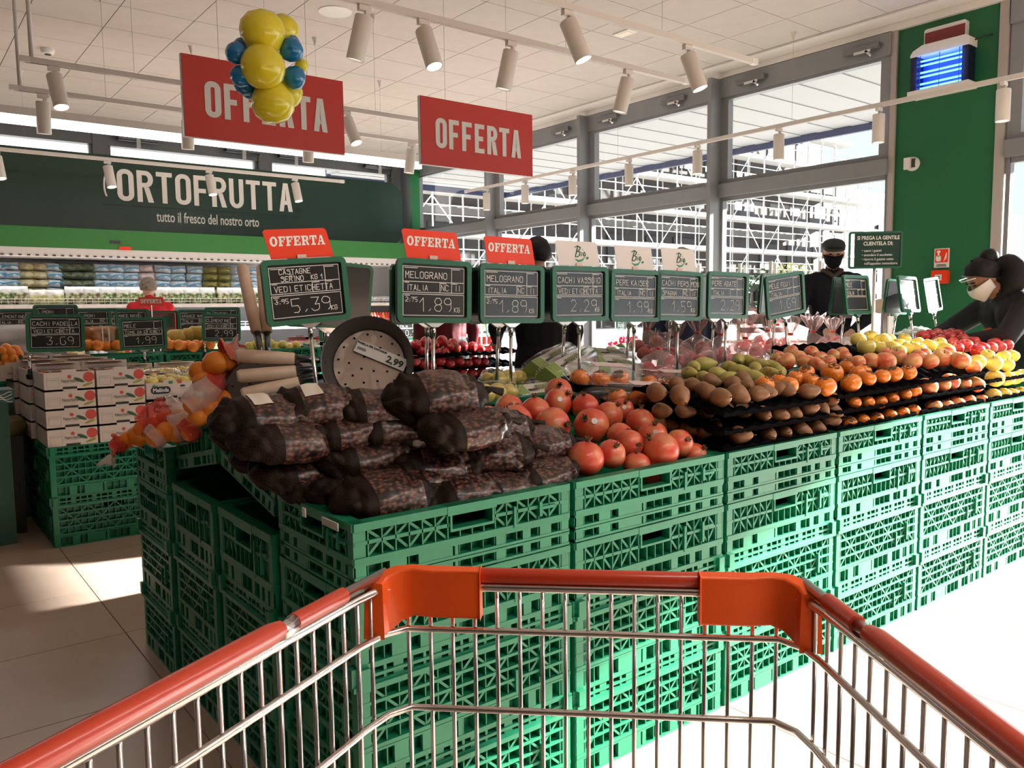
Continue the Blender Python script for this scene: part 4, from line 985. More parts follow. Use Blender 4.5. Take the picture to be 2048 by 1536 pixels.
for k, (ax, off, lb) in enumerate((((468, 512), 0, 'grey pan leaning with its dark underside shown, left upright handle'), ((498, 508), .014, 'second dark pan nested behind, right upright handle'))):
    pan(lb, p2-n2.normalized()*-off, n2, at(ax[0], ax[1], Y=2.26)-at(515+k*8, 705, Y=2.30), False, .160, .24)

# ================================================================== NETS OF ORANGES
ONET = netmat('orange_net', (.90, .20, .01), (.95, .40, .06), 75); ONET.node_tree.nodes['Principled BSDF'].inputs['Roughness'].default_value = .4
WRAPR = mat_thin('red_printed_film', (.95, .50, .47), .34, .12, (.75, .16, .14)); WRAPW = mat_thin('white_printed_film', (.95, .9, .9), .45, .12, (.80, .70, .68))
def orange_net(label, Y, path, spots, bands, neck=None):
    """path: (px, py, half width px) along the bag; spots: oranges showing; bands: (start, end, material) film over path indices"""
    p = at(path[0][0], path[0][1], Y=Y); t = thing('orange_net', label, 'net bag', p, group='nets of oranges')
    for (ax, ay, d) in spots:
        q = at(ax, ay, Y=Y+RND.uniform(-.01, .03)); me, _, _ = proto('orange', RND.randrange(3))
        o = inst('orange', me, t, q-p, (RND.uniform(0, 3), RND.uniform(0, 3), 0), span(d, q)); o.data.materials[0] = ONET
    P3 = [at(a, b, Y=Y)-p for a, b, c in path]; RR = [span(c, at(a, b, Y=Y)) for a, b, c in path]
    def tubes(i0, i1, f, m, nm):
        pts = []; rr = []
        for i in range(i0, i1):
            for k in range(6): u = k/6; s_ = u*u*(3-2*u); pts.append(P3[i].lerp(P3[i+1], u)); rr.append((RR[i]+(RR[i+1]-RR[i])*s_)*f*(1+.10*MN.noise((i*3+k*.7, f*9, path[0][0]*.1))))
        pts.append(P3[i1]); rr.append(RR[i1]*f)
        mb = MB().tube(pts, rr, 16, False)
        mb.v = [tuple(Vector(v)*(1+.22*MN.noise(Vector(v)*34))) for v in mb.v]
        mb.build(nm, m, t, True)
    for a, b, m in bands: tubes(a, b, 1.22, m, 'printed_film')
    if neck: tubes(neck[0], neck[1], 1.0, NECK, 'gathered_net')
NECK = netmat('neck_net', (.72, .09, .05), (.85, .32, .2), 60)
orange_net('big net of oranges standing beside the dark pan', 2.42, [(412, 770, 30), (428, 735, 36), (455, 712, 30), (474, 697, 14), (484, 685, 11)], [(430, 727, 50), (408, 764, 46), (398, 742, 40), (448, 756, 44), (426, 788, 42), (456, 724, 38), (440, 775, 42)], [(3, 4, WRAPW)], (2, 4))
orange_net('net of oranges under a pale printed label near the pan', 2.36, [(372, 814, 16), (396, 796, 24), (424, 776, 20), (444, 762, 10)], [(420, 818, 46), (444, 800, 42), (398, 832, 42), (436, 838, 40), (462, 822, 40), (384, 810, 36)], [(0, 2, WRAPW), (2, 3, WRAPR)])
orange_net('net of oranges in shiny red and white film on the left crate', 2.66, [(276, 850, 16), (304, 842, 26), (334, 830, 28), (364, 822, 22)], [(330, 842, 40), (306, 852, 38), (354, 836, 40), (284, 858, 34)], [(0, 2, WRAPR), (2, 3, WRAPW)])
orange_net('net of oranges whose red tail hangs over the crate rim', 2.82, [(304, 866, 24), (270, 870, 25), (242, 884, 18), (226, 894, 12), (222, 912, 8), (217, 930, 11)], [(276, 872, 44), (302, 868, 40), (254, 880, 34)], [(2, 3, WRAPR), (4, 5, WRAPW)], (2, 4))
orange_net('net with one orange peering out over the tilted crate', 2.58, [(300, 880, 18), (316, 868, 22), (342, 862, 24), (370, 852, 22)], [(332, 864, 42), (312, 876, 38), (352, 866, 38), (372, 858, 36)], [(0, 1, WRAPW), (2, 3, WRAPW)])
orange_net('net of oranges in pale film beside the chestnut bags', 2.44, [(366, 868, 18), (388, 854, 22), (412, 842, 22), (434, 830, 16)], [(418, 852, 40), (398, 860, 38), (436, 848, 38), (380, 866, 34)], [(0, 1, WRAPR), (1, 3, WRAPW)])

# ================================================================== PRICE BOARDS
FRM_O, FRM_I = rrect(.285, .205, .02), rrect(.249, .172, .008)
fm = MB(); ring(fm, FRM_O, FRM_I, .014, Matrix.Rotation(R(90), 4, 'X')); FRAME_ME = fm.mesh('frame', BOARDG)
SLATE_ME = MB().prism(rrect(.262, .184, .01), .006, Matrix.Translation((0, .002, 0)) @ Matrix.Rotation(R(90), 4, 'X')).mesh('slate', SLATE)
CLIP_ME = MB().prism([(-.04, 0), (.04, 0), (.012, -.016), (-.012, -.016)], .016, Matrix.Translation((0, .006, -.1)) @ Matrix.Rotation(R(90), 4, 'X')).mesh('clip', STEEL)
def lines_me():
    mb = MB()
    def ln(x0, y0, x1, y1): 
        w_ = .0011; mb.box2((min(x0, x1)-w_, -.0046, min(y0, y1)-w_), (max(x0, x1)+w_, -.004, max(y0, y1)+w_))
    X0, X1 = -.117, .117
    for y in (.078, .030, -.004, -.010, -.078): ln(X0, y, X1, y)
    for x in (X0, X1): ln(x, -.078, x, -.010); ln(x, -.004, x, .078)
    ln(.068, .030, .068, .078); ln(.068, -.004, .068, .030); ln(.022, -.004, .022, .030)
    for x, y, l in ((-.112, .074, .05), (.071, .074, .03), (-.112, .027, .018), (.025, .027, .022), (.071, .027, .02), (-.112, -.014, .02)): mb.box2((x, -.0046, y-.0018), (x+l, -.004, y+.0005))
    return mb.mesh('printed_grid', CHALK)
GRID_ME = lines_me()
def board(label, p, rz=0., roll=0., lean=0., lines=None, topper=None, base_z=None, s=1.0, back=False, group='price boards of the main display', pole=True, dx=0.):
    """price board thing: origin at the board centre; faces local -y"""
    t = thing('price_board', label, 'price board', p, (0, 0, 0), group); t.rotation_mode = 'QUATERNION'
    t.rotation_quaternion = (Matrix.Rotation(rz, 4, 'Z') @ Matrix.Rotation(lean, 4, 'X') @ Matrix.Rotation(roll, 4, 'Y')).to_quaternion(); t.scale = (s,)*3
    inst('frame', FRAME_ME, t); inst('slate', SLATE_ME, t); inst('clip', CLIP_ME, t)
    if not back:
        inst('printed_grid', GRID_ME, t)
        if lines:
            mb = MB()
            for (tx, x, y, h, lw) in lines: chalk(mb, tx, x, y, h, lw)
            if any(l_[3] == .014 and l_[1] == -.108 for l_ in lines): MB().bar((-.112, -.0052, -.031), (-.074, -.0052, -.022), .0016, .0004).build('strike_line', CHALK, t)
            M = Matrix.Translation((0, -.0052, 0)) @ Matrix.Rotation(R(90), 4, 'X'); o = mb.build('chalk_writing', CHALK, t); o.matrix_local = M
    if topper:
        q = thing_child = inst('topper_card', None, t, (-.005, -.003, .1))
        w_ = .105; sk = .012
        cm = MB().prism([(-w_+.006, .004), (w_+.006, .004), (w_-sk, .088), (w_-sk-.008, .095), (-w_-sk+.008, .095), (-w_-sk, .088)], .0015, Matrix.Rotation(R(90), 4, 'X'))
        cc = cm.build('card', REDC if topper == 'OFFERTA' else mat('card_white', (.80, .76, .74), .4), q)
        if topper == 'OFFERTA': slab('OFFERTA', q, (-sk*.6, -.0022, .058), .030, .185)
        else: bio_mark(q)
        MB().box((0, -.004, .006), (.03, .004, .018)).build('clear_tab', mat('clear_tab', (.75, .55, .5), .2), q)
    if pole:
        # telescopic pole down to a black clamp
        bz = base_z if base_z is not None else .86; L = (p[2]-.105*s-bz)/s
        MB().tube([(dx, .0, -.112), (dx, 0, -.112-.035)], .0085, 10).build('pole_socket', STEEL, t, True)
        MB().tube([(dx, 0, -.14), (dx, 0, -.10-L)], .0062, 10).build('pole', STEEL, t, True)
        MB().lathe([(.014, -.005), (.020, .0), (.020, .02), (.012, .028), (.012, .045), (.009, .05)], 12, Matrix.Translation((dx, 0, -.10-L-.01))).build('clamp', BLACKP, t, 40)
    return t
SER = {'O': None}
def slab(s, parent, loc, h, width, m=None):
    """heavy slab serif capitals, letters as flat polygons"""
    m = m or mat('card_lettering', (.88, .85, .82), .5)
    mb = MB(); x = 0; yk = [0]; adv = {'O': 1.02, 'F': .9, 'E': .95, 'R': 1.02, 'T': .95, 'A': 1.0}
    tot = sum(adv[c] for c in s); sc = width/tot
    def bx(x0, z0, x1, z1): yk[0] += 1; mb.box2((x+x0*sc, -.0006-1.5e-5*yk[0], z0*h), (x+x1*sc, 0, z1*h))
    x = -width/2
    for c in s:
        if c == 'O':
            n = 20; o = [(.5+.46*math.cos(2*math.pi*k/n), .5+.52*math.sin(2*math.pi*k/n)) for k in range(n)]; i_ = [(.5+.17*math.cos(2*math.pi*k/n), .5+.33*math.sin(2*math.pi*k/n)) for k in range(n)]
            ring(mb, [(x+a*sc, b*h) for a, b in o], [(x+a*sc, b*h) for a, b in i_], .0006, Matrix.Rotation(R(90), 4, 'X'))
        else:
            st = (.14, .42)
            if c in 'FER': bx(st[0], 0, st[1], 1); bx(.04, 0, .54, .16); bx(.04, .84, .5, 1)
            if c in 'FE': bx(.3, .84, .86, 1); bx(.72, .64, .86, 1); bx(.4, .44, .62, .58); bx(.56, .34, .66, .68)
            if c == 'E': bx(.3, 0, .88, .16); bx(.74, 0, .88, .36)
            if c == 'R':
                bx(.4, .84, .72, 1); bx(.4, .42, .72, .57); bx(.62, .48, .9, .94)
                mb.add([(x+.5*sc, -.0012, .44*h), (x+.76*sc, -.0012, .44*h), (x+1.0*sc, -.0012, 0), (x+.72*sc, -.0012, 0)], [(0, 3, 2, 1)])
            if c == 'T': bx(.34, 0, .62, 1); bx(.2, 0, .76, .15); bx(.04, .84, .92, 1); bx(.04, .6, .17, 1); bx(.79, .6, .92, 1)
            if c == 'A':
                for P_ in ([(.40, 1), (.62, 1), (.90, .1), (.62, .1)], [(.40, 1), (.52, 1), (.22, .1), (.10, .1)]): yk[0] += 1; mb.add([(x+a*sc, -.0006-1.5e-5*yk[0], b*h) for a, b in P_], [(0, 1, 2, 3)])
                bx(.2, .3, .75, .44); bx(.0, 0, .36, .14); bx(.52, 0, 1.0, .14)
        x += adv[c]*sc
    o = mb.build('lettering', m, parent); o.location = (loc[0], loc[1], loc[2]-h/2); return o
def bio_mark(q):
    gm = mat('bio_green', (.015, .16, .07), .5); mb = MB()
    def strk(pts, w0): 
        mb.tube([Vector((a, -.003, b)) for a, b in pts], [w0*(1 if 0 < i < len(pts)-1 else .5) for i in range(len(pts))], 6)
    strk([(-.018, .036), (-.012, .055), (-.006, .075)], .0022); strk([(-.022, .072), (-.006, .078), (.008, .072), (.002, .062), (-.010, .058)], .002); strk([(-.010, .058), (.006, .056), (.004, .044), (-.006, .038), (-.018, .038)], .002)
    strk([(.012, .040), (.016, .056)], .002); strk([(.018, .063), (.019, .066)], .002)
    strk([(.034, .050), (.028, .056), (.022, .048), (.026, .041), (.033, .044), (.034, .050)], .002)
    mb.build('bio_lettering', gm, q, True)
    MB().prism([(-.02, .030), (.0, .026), (.018, .030), (.034, .040), (.018, .022), (-.002, .018)], .0012, Matrix.Translation((0, -.002, 0)) @ Matrix.Rotation(R(90), 4, 'X')).build('bio_swoosh', mat('bio_green_light', (.03, .30, .12), .5), q)
    MB().prism([(.036, .034), (.046, .040), (.050, .034), (.043, .029)], .0012, Matrix.Translation((0, -.002, 0)) @ Matrix.Rotation(R(90), 4, 'X')).build('bio_leaf', gm, q)
def L_(name, org, price, old=None, cat_=None, name2=None, kg=True):
    out = [(name, -.108, .041, .020, .0022)]
    if name2: out = [(name, -.085, .056, .015, .002), (name2, -.08, .034, .015, .002), ('DI', -.05, .047, .009, .0014), ('KG 1', .02, .036, .014, .002)]
    if org: out.append((org, -.105, .002, .017, .0020))
    if cat_: out += [('NC', .027, .003, .018, .002), ('II', .080, .003, .018, .002)]
    if old: out.append((old, -.108, -.034, .014, .0018))
    if price: out.append((price, -.055 if old else -.045, -.064, .042, .0022))
    if kg and price: out.append(('KG', .078, -.066, .014, .002))
    return out
BY = 2.25
def bp(px, py, Y=BY): return at(px, py, Y=Y)
board('chestnut price board reading 5,39 under a red OFFERTA card', bp(612, 582, 2.05), R(0), R(-4.5), R(0), L_('CASTAGNE', 'VEDI ETICHETTA', '5,39', '3,95', None, 'SERINO'), 'OFFERTA', .86, s=.84)
board('nearest melograno price board reading 1,89 under a red card', bp(867, 583), 0, R(1.5), 0, L_('MELOGRANO', 'ITALIA', '1,89', '2,75', 1), 'OFFERTA')
board('second melograno price board reading 1,89 under a red card', bp(1022, 588), 0, R(1), 0, L_('MELOGRANO', 'ITALIA', '1,89', '2,75', 1), 'OFFERTA')
board('cachi vassoio price board reading 2,29 under a white Bio card', bp(1158, 588), 0, 0, 0, L_('CACHI VASSOIO', 'VEDI ETICHETTA', '2,29'), 'BIO')
board('pere price board reading 1,99 under a white Bio card', bp(1269, 592), 0, R(1), 0, L_('PERE KAISER', 'ITALIA', '1,99', None, 1), 'BIO')
board('cachi persimon price board reading 1,59 under a Bio card', bp(1357, 592), 0, R(1.5), 0, L_('CACHI PERSIMON', 'SPAGNA', '1,59', None, 1), 'BIO')
board('pere price board with faint writing right of the 1,59 board', bp(1453, 591), 0, R(1), 0, L_('PERE ABATE', 'ITALIA', '2,29', None, None, None, False))
board('leaning mele price board with faint writing beside the man', bp(1568, 590), R(-4), R(-7), 0, L_('MELE FUJI', 'ITALIA', '1,69', None, None, None, False))
board('glaring price board in front of the man in the black cap', bp(1711, 590), R(4), 0, R(-7), L_('MELE', 'ITALIA', None))
board('glaring price board, first of the last pair', bp(1815, 589), R(7), R(1), R(-9), None)
board('glaring price board, right one of the last pair', bp(1862, 590, 2.3), R(8), R(-4), R(-9), None)
for k, (px, py, Y, wh, rl) in enumerate([(660, 590, 2.3, 'chestnut', -4), (855, 588, 2.40, 'nearest melograno', 1), (1000, 592, 2.40, 'second melograno', 0), (1132, 592, 2.40, 'cachi vassoio', 0), (1262, 588, 2.42, 'pere 1,99', 0), (1345, 590, 2.4, 'cachi persimon', 0), (1432, 594, 2.40, 'faint pere', 0), (1555, 588, 2.42, 'leaning mele', 0), (1693, 594, 2.38, 'glaring', -2), (1796, 594, 2.4, 'last', -2)]):
    board('green back board facing the far aisle behind the %s board' % wh, at(px, py, Y=Y), R(180), R(rl), R(-5), None, None, .86, 1.0, True, 'back boards facing the far aisle')
# customer notice
def notice():
    p = at(1750, 500, Y=3.1); t = thing('customer_notice', 'dark green notice board asking customers to use gloves, on a stand', 'notice', p, (0, 0, R(-45))); t.scale = (.95,)*3
    fo = rrect(.40, .285, .02); fi = rrect(.37, .255, .01); mb = MB(); ring(mb, fo, fi, .012, Matrix.Rotation(R(90), 4, 'X')); mb.build('frame', mat('notice_frame', (.01, .12, .06), .35), t)
    MB().box((.015, -.004, 0), (.34, .004, .255)).build('panel', SIGND, t)
    text('SI PREGA LA GENTILE', .028, LETW, t, (.02, -.008, .092), sx=.82, bold=.03); text('CLIENTELA DI:', .028, LETW, t, (.02, -.008, .048), sx=.85, bold=.03)
    for k, s in enumerate(('• usare i guanti', '• annodare il sacchetto', '• riporre il guanto usato', '   nell\'apposito contenitore')): text(s, .020, LETW, t, (-.10, -.008, -.005-.033*k), sx=.85, align='LEFT')
    MB().tube([(.0, .0, -.14), (0, 0, -p.z/.95+.02)], .012, 10).build('pole', STEEL, t, True)
    MB().lathe([(.16, 0), (.16, .012), (.02, .02)], 24, Matrix.Translation((0, 0, -p.z/.95))).build('foot', STEEL, t, 40)
notice()
# ================================================================== HANGING SIGNS, BALLOONS, TRACK LIGHTS
CAB = mat('cable_grey', (.40, .38, .36), .5)
CONE = mat('cone_cap', (.66, .62, .58), .6)
def cable(t, x, y, z0, tz=0.):     # from local z0 up to the ceiling, in thing space at height tz
    top = CZ-.004-tz
    MB().tube([(x, y, z0), (x, y, top)], .0013, 5).build('cable', CAB, t)
    MB().lathe([(.006, top-.07), (.025, top-.005), (.032, top)], 12, Matrix.Translation((x, y, 0))).build('ceiling_cap', CONE, t, 40)
def offer_sign(label, x0, x1):
    t = thing('hanging_sign', label, 'sign', ((x0+x1)/2, 5.0, 2.468), group='hanging red offer signs'); w = x1-x0
    MB().box((0, .016, 0), (w, .03, .475)).build('white_core', WHITEP, t)
    MB().box((0, -.002, 0), (w-.004, .006, .471)).build('red_face', REDS, t)
    din('OFFERTA', .21, .80, LETW, t, (0.01, -.007, -.005), th=.21)
    for sx in (-.29, .27): cable(t, sx, .012, .2375, 2.468)
offer_sign('red hanging OFFERTA sign half hidden by the balloons', 1.492, 2.52)
offer_sign('red hanging OFFERTA sign hanging clear, nearer the windows', 3.112, 4.135)
BY_ = fruitmat('balloon_yellow', [(.3, (.93, .77, .03)), (.7, (.95, .80, .05))], 2, .18, .3); BB = fruitmat('balloon_blue', [(.3, (.006, .19, .47)), (.7, (.01, .22, .52))], 2, .18, .3)
for b_ in (BY_, BB):
    b_.node_tree.nodes['Principled BSDF'].inputs['Subsurface Weight'].default_value = .5; b_.node_tree.nodes['Principled BSDF'].inputs['Subsurface Radius'].default_value = (.12, .10, .08); b_.node_tree.nodes['Principled BSDF'].inputs['Subsurface Scale'].default_value = 1
def balloons():
    c = at(535, 130, Y=4.0); t = thing('balloon_cluster', 'hanging cluster of yellow and blue balloons before the left sign', 'balloons', c)
    sp = [(525, 66, 90, 1, 0), (526, 134, 88, 1, -.06), (545, 203, 86, 1, 0), (566, 62, 62, 1, .12), (574, 185, 60, 1, .1), (603, 131, 26, 1, .0), (474, 107, 44, 0, 0), (488, 98, 44, 0, .1), (582, 100, 48, 0, -.02), (578, 90, 44, 0, .1), (482, 152, 42, 0, 0), (490, 168, 44, 0, .08), (588, 155, 46, 0, -.02), (583, 166, 44, 0, .1), (500, 178, 40, 0, .1)]
    for (px, py, d, y, dy) in sp:
        q = at(px, py, Y=4.0+dy); D = span(d, q); o = q-c; ax = (o*.6+Vector((0, -.02, .0)))
        ax = ax.normalized() if ax.length > .01 else Vector((0, -1, 0)); M = Matrix.Translation(o) @ ax.to_track_quat('Z', 'Y').to_matrix().to_4x4()
        MB().lathe([(0, -.60*D), (.035*D, -.59*D), (.03*D, -.55*D), (.16*D, -.47*D), (.36*D, -.32*D), (.48*D, -.08*D), (.5*D, .06*D), (.45*D, .26*D), (.28*D, .43*D), (0, .5*D)], 24, M).build('balloon', BY_ if y else BB, t, True)
    MB().tube([(0, .02, .1), (0.005, .02, CZ-c.z)], .0015, 5).build('string', LETW, t)
balloons()
TRK = mat('track_white', (.74, .70, .68), .4); SPM = mat('spot_white', (.80, .76, .72), .4)
LAMP = mat('lamp_glow', (1, .95, .85), .3, emit=(1.0, .93, .82), es=14)
ZT = 2.88
def rail(label, a, b, poles=()):
    a, b = Vector(a), Vector(b); t = thing('track_rail', label, 'light track', a, group='ceiling light tracks'); d = b-a
    MB().bar((0, 0, 0), d, .034, .036).build('rail_profile', TRK, t)
    MB().bar((0, 0, -.019), d, .012, .003).build('slot', DARKP, t)
    e = d.normalized()
    for s, q in ((-1, Vector((0, 0, 0))), (1, d)): MB().bar(q-e*.03, q+e*.03, .037, .039).build('end_cap', WHITEP, t)
    n = max(2, int(d.length/2.0))
    for k in range(n):
        q = d*((k+.35)/n); cable(t, q.x, q.y, .018, ZT)
    for q in poles: MB().tube([Vector((q, 0, .0)), Vector((q, 0, CZ-ZT))], .014, 8).build('feed_pole', TRK, t, True)
    return t
def spot(label, p, dirv, lit=False, power=11):
    t = thing('track_spotlight', label, 'spotlight', p, group='track spotlights'); dv = Vector(dirv).normalized()
    MB().box((0, 0, -.035), (.07, .03, .03)).box((.015, 0, -.05), (.02, .02, .03)).build('adapter', SPM, t)
    M = Matrix.Translation(Vector((0, 0, -.075))) @ (-dv).to_track_quat('Z', 'Y').to_matrix().to_4x4()
    MB().tube([(0.01, 0, -.05), M @ Vector((0, 0, -.02))], .008, 6).build('joint', SPM, t)
    MB().lathe([(.044, -.235), (.05, -.237), (.05, -.005), (.046, 0), (0, 0)], 20, M, None, False).build('spot_body', SPM, t, 40)
    MB().lathe([(0, -.228), (.045, -.228)], 20, M).build('lens', LAMP if lit else mat('lens_dim', (.8, .76, .7), .3, emit=(1, .93, .8), es=2.0), t)
    l = bpy.data.lights.new('spot_lamp', 'SPOT'); l.energy = power; l.spot_size = R(70); l.spot_blend = .6; l.color = (1, .87, .74); l.shadow_soft_size = .04
    o = inst('lamp', l, t, M @ Vector((0, 0, -.25))); o.rotation_euler = dv.to_track_quat('-Z', 'Y').to_euler()
TR = {1: 3.50, 2: 4.10, 3: 6.32, 4: 7.15, 5: 9.86}
rail('white light track nearest the camera along the ceiling, top right', (2.0, TR[1], ZT), (4.88, TR[1], ZT))
rail('second white light track from the camera, above the right sign', (1.2, TR[2], ZT), (4.88, TR[2], ZT))
rail('white track behind the left sign with a feed pole, the front one of two', (at(50, 125, Y=TR[3]).x, TR[3], ZT), (at(985, 258, Y=TR[3]).x, TR[3], ZT), (.04,))
rail('white track behind the left sign with a feed pole, the rear one of two', (at(27, 170, Y=TR[4]).x, TR[4], ZT), (at(850, 290, Y=TR[4]).x, TR[4], ZT), (.04,))
rail('white light track hanging before the dark ORTOFRUTTA sign', (-1.6, TR[5], ZT), (at(684, 371, Y=TR[5]).x, TR[5], ZT))
rail('long white light track running along the windows', (6.8, at(933, 396, X=6.8).y, ZT), (6.8, -1.5, ZT))
def sy(k, px, py, ln, dv, lit=False, power=11): spot(ln, Vector((at(px, py, Y=TR[k]).x, TR[k], ZT)), dv, lit, power)
sy(1, 1135, 28, 'lit spotlight on the nearest track, left one', (.28, -.30, -1), True); sy(1, 1375, 95, 'lit spotlight on the nearest track, right one', (.22, -.30, -1), True)
sy(2, 728, 8, 'unlit looking spotlight on the second track, far left', (-.15, .25, -1)); sy(2, 845, -20, 'lit spotlight cut by the top picture edge', (.1, -.35, -1), True)
sy(2, 1022, 82, 'dim spotlight on the second track above the right sign', (-.12, .22, -1)); sy(2, 1256, 142, 'dim spotlight on the second track nearest the windows', (-.14, .22, -1))
sy(3, 108, 150, 'lit spotlight at the left end of the front pole track', (.1, -.30, -1), True); sy(3, 694, 275, 'lit spotlight peeping out right of the left sign', (.2, -.4, -1), True)
sy(4, 85, 190, 'dim spotlight at the left end of the rear pole track', (0, .12, -1)); sy(4, 375, 235, 'dim spotlight half hidden by the left sign', (0, .12, -1)); sy(4, 617, 280, 'dim spotlight under the lower edge of the left sign', (0, .1, -1)); sy(4, 823, 292, 'dim spotlight left of the right sign', (-.1, .1, -1))
sy(5, -8, 303, 'spotlight at the left picture edge on the sign track', (.1, -.2, -1), True); sy(5, 215, 330, 'lit spotlight before the first letters of the dark sign', (.1, -.2, -1), True); sy(5, 418, 350, 'lit spotlight before the middle of the dark sign', (.1, -.2, -1), True); sy(5, 590, 367, 'lit spotlight before the end of the dark sign', (.1, -.2, -1), True)
for k, (px, py) in enumerate([(973, 398), (1050, 380), (1145, 360), (1258, 333), (1395, 305), (1558, 265), (1758, 222), (2008, 170)]):
    q = at(px, py, X=6.8); spot('dim spotlight, %s from the far end of the window track' % ORD[k+1], Vector((6.8, q.y, ZT)), (0, 0, -1), False, 3)
# linear lamp
t = thing('linear_lamp', 'long glowing linear lamp hanging before the back windows', 'lamp', (1.5, 8.05, 2.90))
MB().box((0, 0, .0), (7.0, .07, .065)).build('lamp_profile', TRK, t)
MB().box((0, 0, -.068), (7.0, .062, .072)).build('light_strip', mat('led_glow', (1, 1, 1), .3, emit=(1, .97, .93), es=6), t)
al = bpy.data.lights.new('linear_light', 'AREA'); al.shape = 'RECTANGLE'; al.size = 7; al.size_y = .06; al.energy = 45; al.color = (1, .95, .88); inst('lamp', al, t, (0, 0, -.115))
for x in (-3, -1, 1, 3): cable(t, x, 0, .03, 2.90)
# unseen linear lamps added behind the shopper as fill for the display fronts
for k, y in enumerate((-.6, -3.4)):
    t = thing('linear_lamp', 'added unseen linear fill lamp behind the shopper, %s row' % ORD[k+1], 'lamp', (3.2, y, 2.90))
    MB().box((0, 0, 0), (6, .07, .065)).build('lamp_profile', TRK, t); MB().box((0, 0, -.052), (6, .062, .04)).build('light_strip', MATS['led_glow'], t)
    al = bpy.data.lights.new('linear_light', 'AREA'); al.shape = 'RECTANGLE'; al.size = 6; al.size_y = .06; al.energy = 105; al.color = (1, .93, .84); inst('lamp', al, t, (0, 0, -.08))
    for x in (-2.5, 0, 2.5): cable(t, x, 0, .03, 2.90)
# ceiling fittings
q = at(95, 97, Z=CZ); t = thing('smoke_detector', 'small white smoke detector on the ceiling at the left', 'detector', (q.x, q.y, CZ-.004))
MB().lathe([(.03, -.05), (.05, -.045), (.06, -.02), (.06, 0)], 18).build('housing', WHITEP, t, 40); MB().lathe([(.0, -.058), (.03, -.055), (.03, -.045)], 14).build('sensor', DARKP, t, 40)
q = at(670, 22, Z=CZ); t = thing('ceiling_speaker', 'round flat ceiling speaker at the top of the picture', 'speaker', (q.x, q.y, CZ-.004))
MB().lathe([(.0, -.006), (.125, -.006), (.132, 0)], 32).build('grille', mat('speaker_grille', (.60, .56, .53), .7), t, 40); MB().lathe([(.125, -.009), (.137, -.007), (.14, 0)], 32).build('rim', WHITEP, t, 40)
q = at(1255, 62, Z=CZ); t = thing('recessed_lamp', 'small recessed emergency lamp in the ceiling between the tracks', 'lamp', (q.x, q.y, CZ-.004))
MB().box((0, 0, -.006), (.12, .26, .012)).build('frame', WHITE, t); MB().box((0, .03, -.013), (.07, .12, .004)).build('diffuser', mat('warm_diffuser', (.9, .75, .6), .3), t)

# ================================================================== BACK WALL SIGN AND REFRIGERATED CASE
YS = 11.6
xr = at(806, 430, Y=YS).x
t = thing('department_sign', 'long dark green sign reading ORTOFRUTTA above the chilled case', 'sign', (0, YS, 0))
ol = [(-3.5, 2.245), (xr-.25, 2.245)]+[(xr-.25+.25*math.sin(R(a)), 2.495-.25*math.cos(R(a))) for a in range(0, 91, 15)]+[(xr-.25+.25*math.cos(R(a)), 2.98+.25*math.sin(R(a))) for a in range(0, 91, 15)]+[(-3.5, 3.23)]
MB().prism(ol, .06, Matrix.Translation((0, .06, 0)) @ Matrix.Rotation(R(90), 4, 'X')).build('panel', SIGND, t)
din('ORTOFRUTTA', .41, at(588, 400, Y=YS).x-at(237, 370, Y=YS).x+.03, LETW, t, ((at(237, 370, Y=YS).x+at(587, 400, Y=YS).x)/2, -.004, 2.865), th=.19)
text('tutto il fresco del nostro orto', .135, LETW, t, ((at(331, 440, Y=YS).x+at(503, 450, Y=YS).x)/2, -.004, 2.475), sx=.60, bold=.02)
MB().bar((at(205, 410, Y=YS).x, -.003, 2.60), (at(600, 436, Y=YS).x, -.003, 2.60), .004, .012).build('rule_line', mat('rule', (.006, .02, .014), .4), t)
MB().tube([(at(205, 350, Y=YS).x+.06+.05*math.cos(R(a)), -.004, 2.84+.16*math.sin(R(a))) for a in range(120, 250, 10)], .012, 6).build('leaf_outline', LETW, t)
MB().box((at(596, 420, Y=YS).x+.02, -.004, 2.70), (.07, .004, .07)).build('dark_square', mat('rule', (0, 0, 0)), t)
t = thing('chilled_case', 'long open chilled case of bagged salads under the dark sign', 'chilled case', (0, 11.3, 0))
CASE = mat('case_white', (.74, .74, .75), .4); CASEG = mat('case_grey', (.42, .42, .44), .45)
x0, x1 = -3.5, 6.95
MB().box2((x0, -.06, 2.0), (x1, .3, 2.243)).build('green_fascia', GREENB, t)
MB().box2((x0, -.05, 1.89), (x1, .9, 1.998)).build('canopy', CASE, t)
pm = MB().box((0, -.054, 1.905), (.035, .006, .018)).mesh('slot', mat('slot_dark', (.08, .08, .09), .6))
for k in range(110): inst('slot', pm, t, (x0+.3+k*.09, 0, 0))
MB().box2((x0, .82, .1), (x1, .88, 1.9)).build('back_panel', CASE, t)
MB().box2((x0, -.35, 0), (x1, .88, .35)).build('plinth', mat('case_plinth', (.10, .10, .11), .5), t)
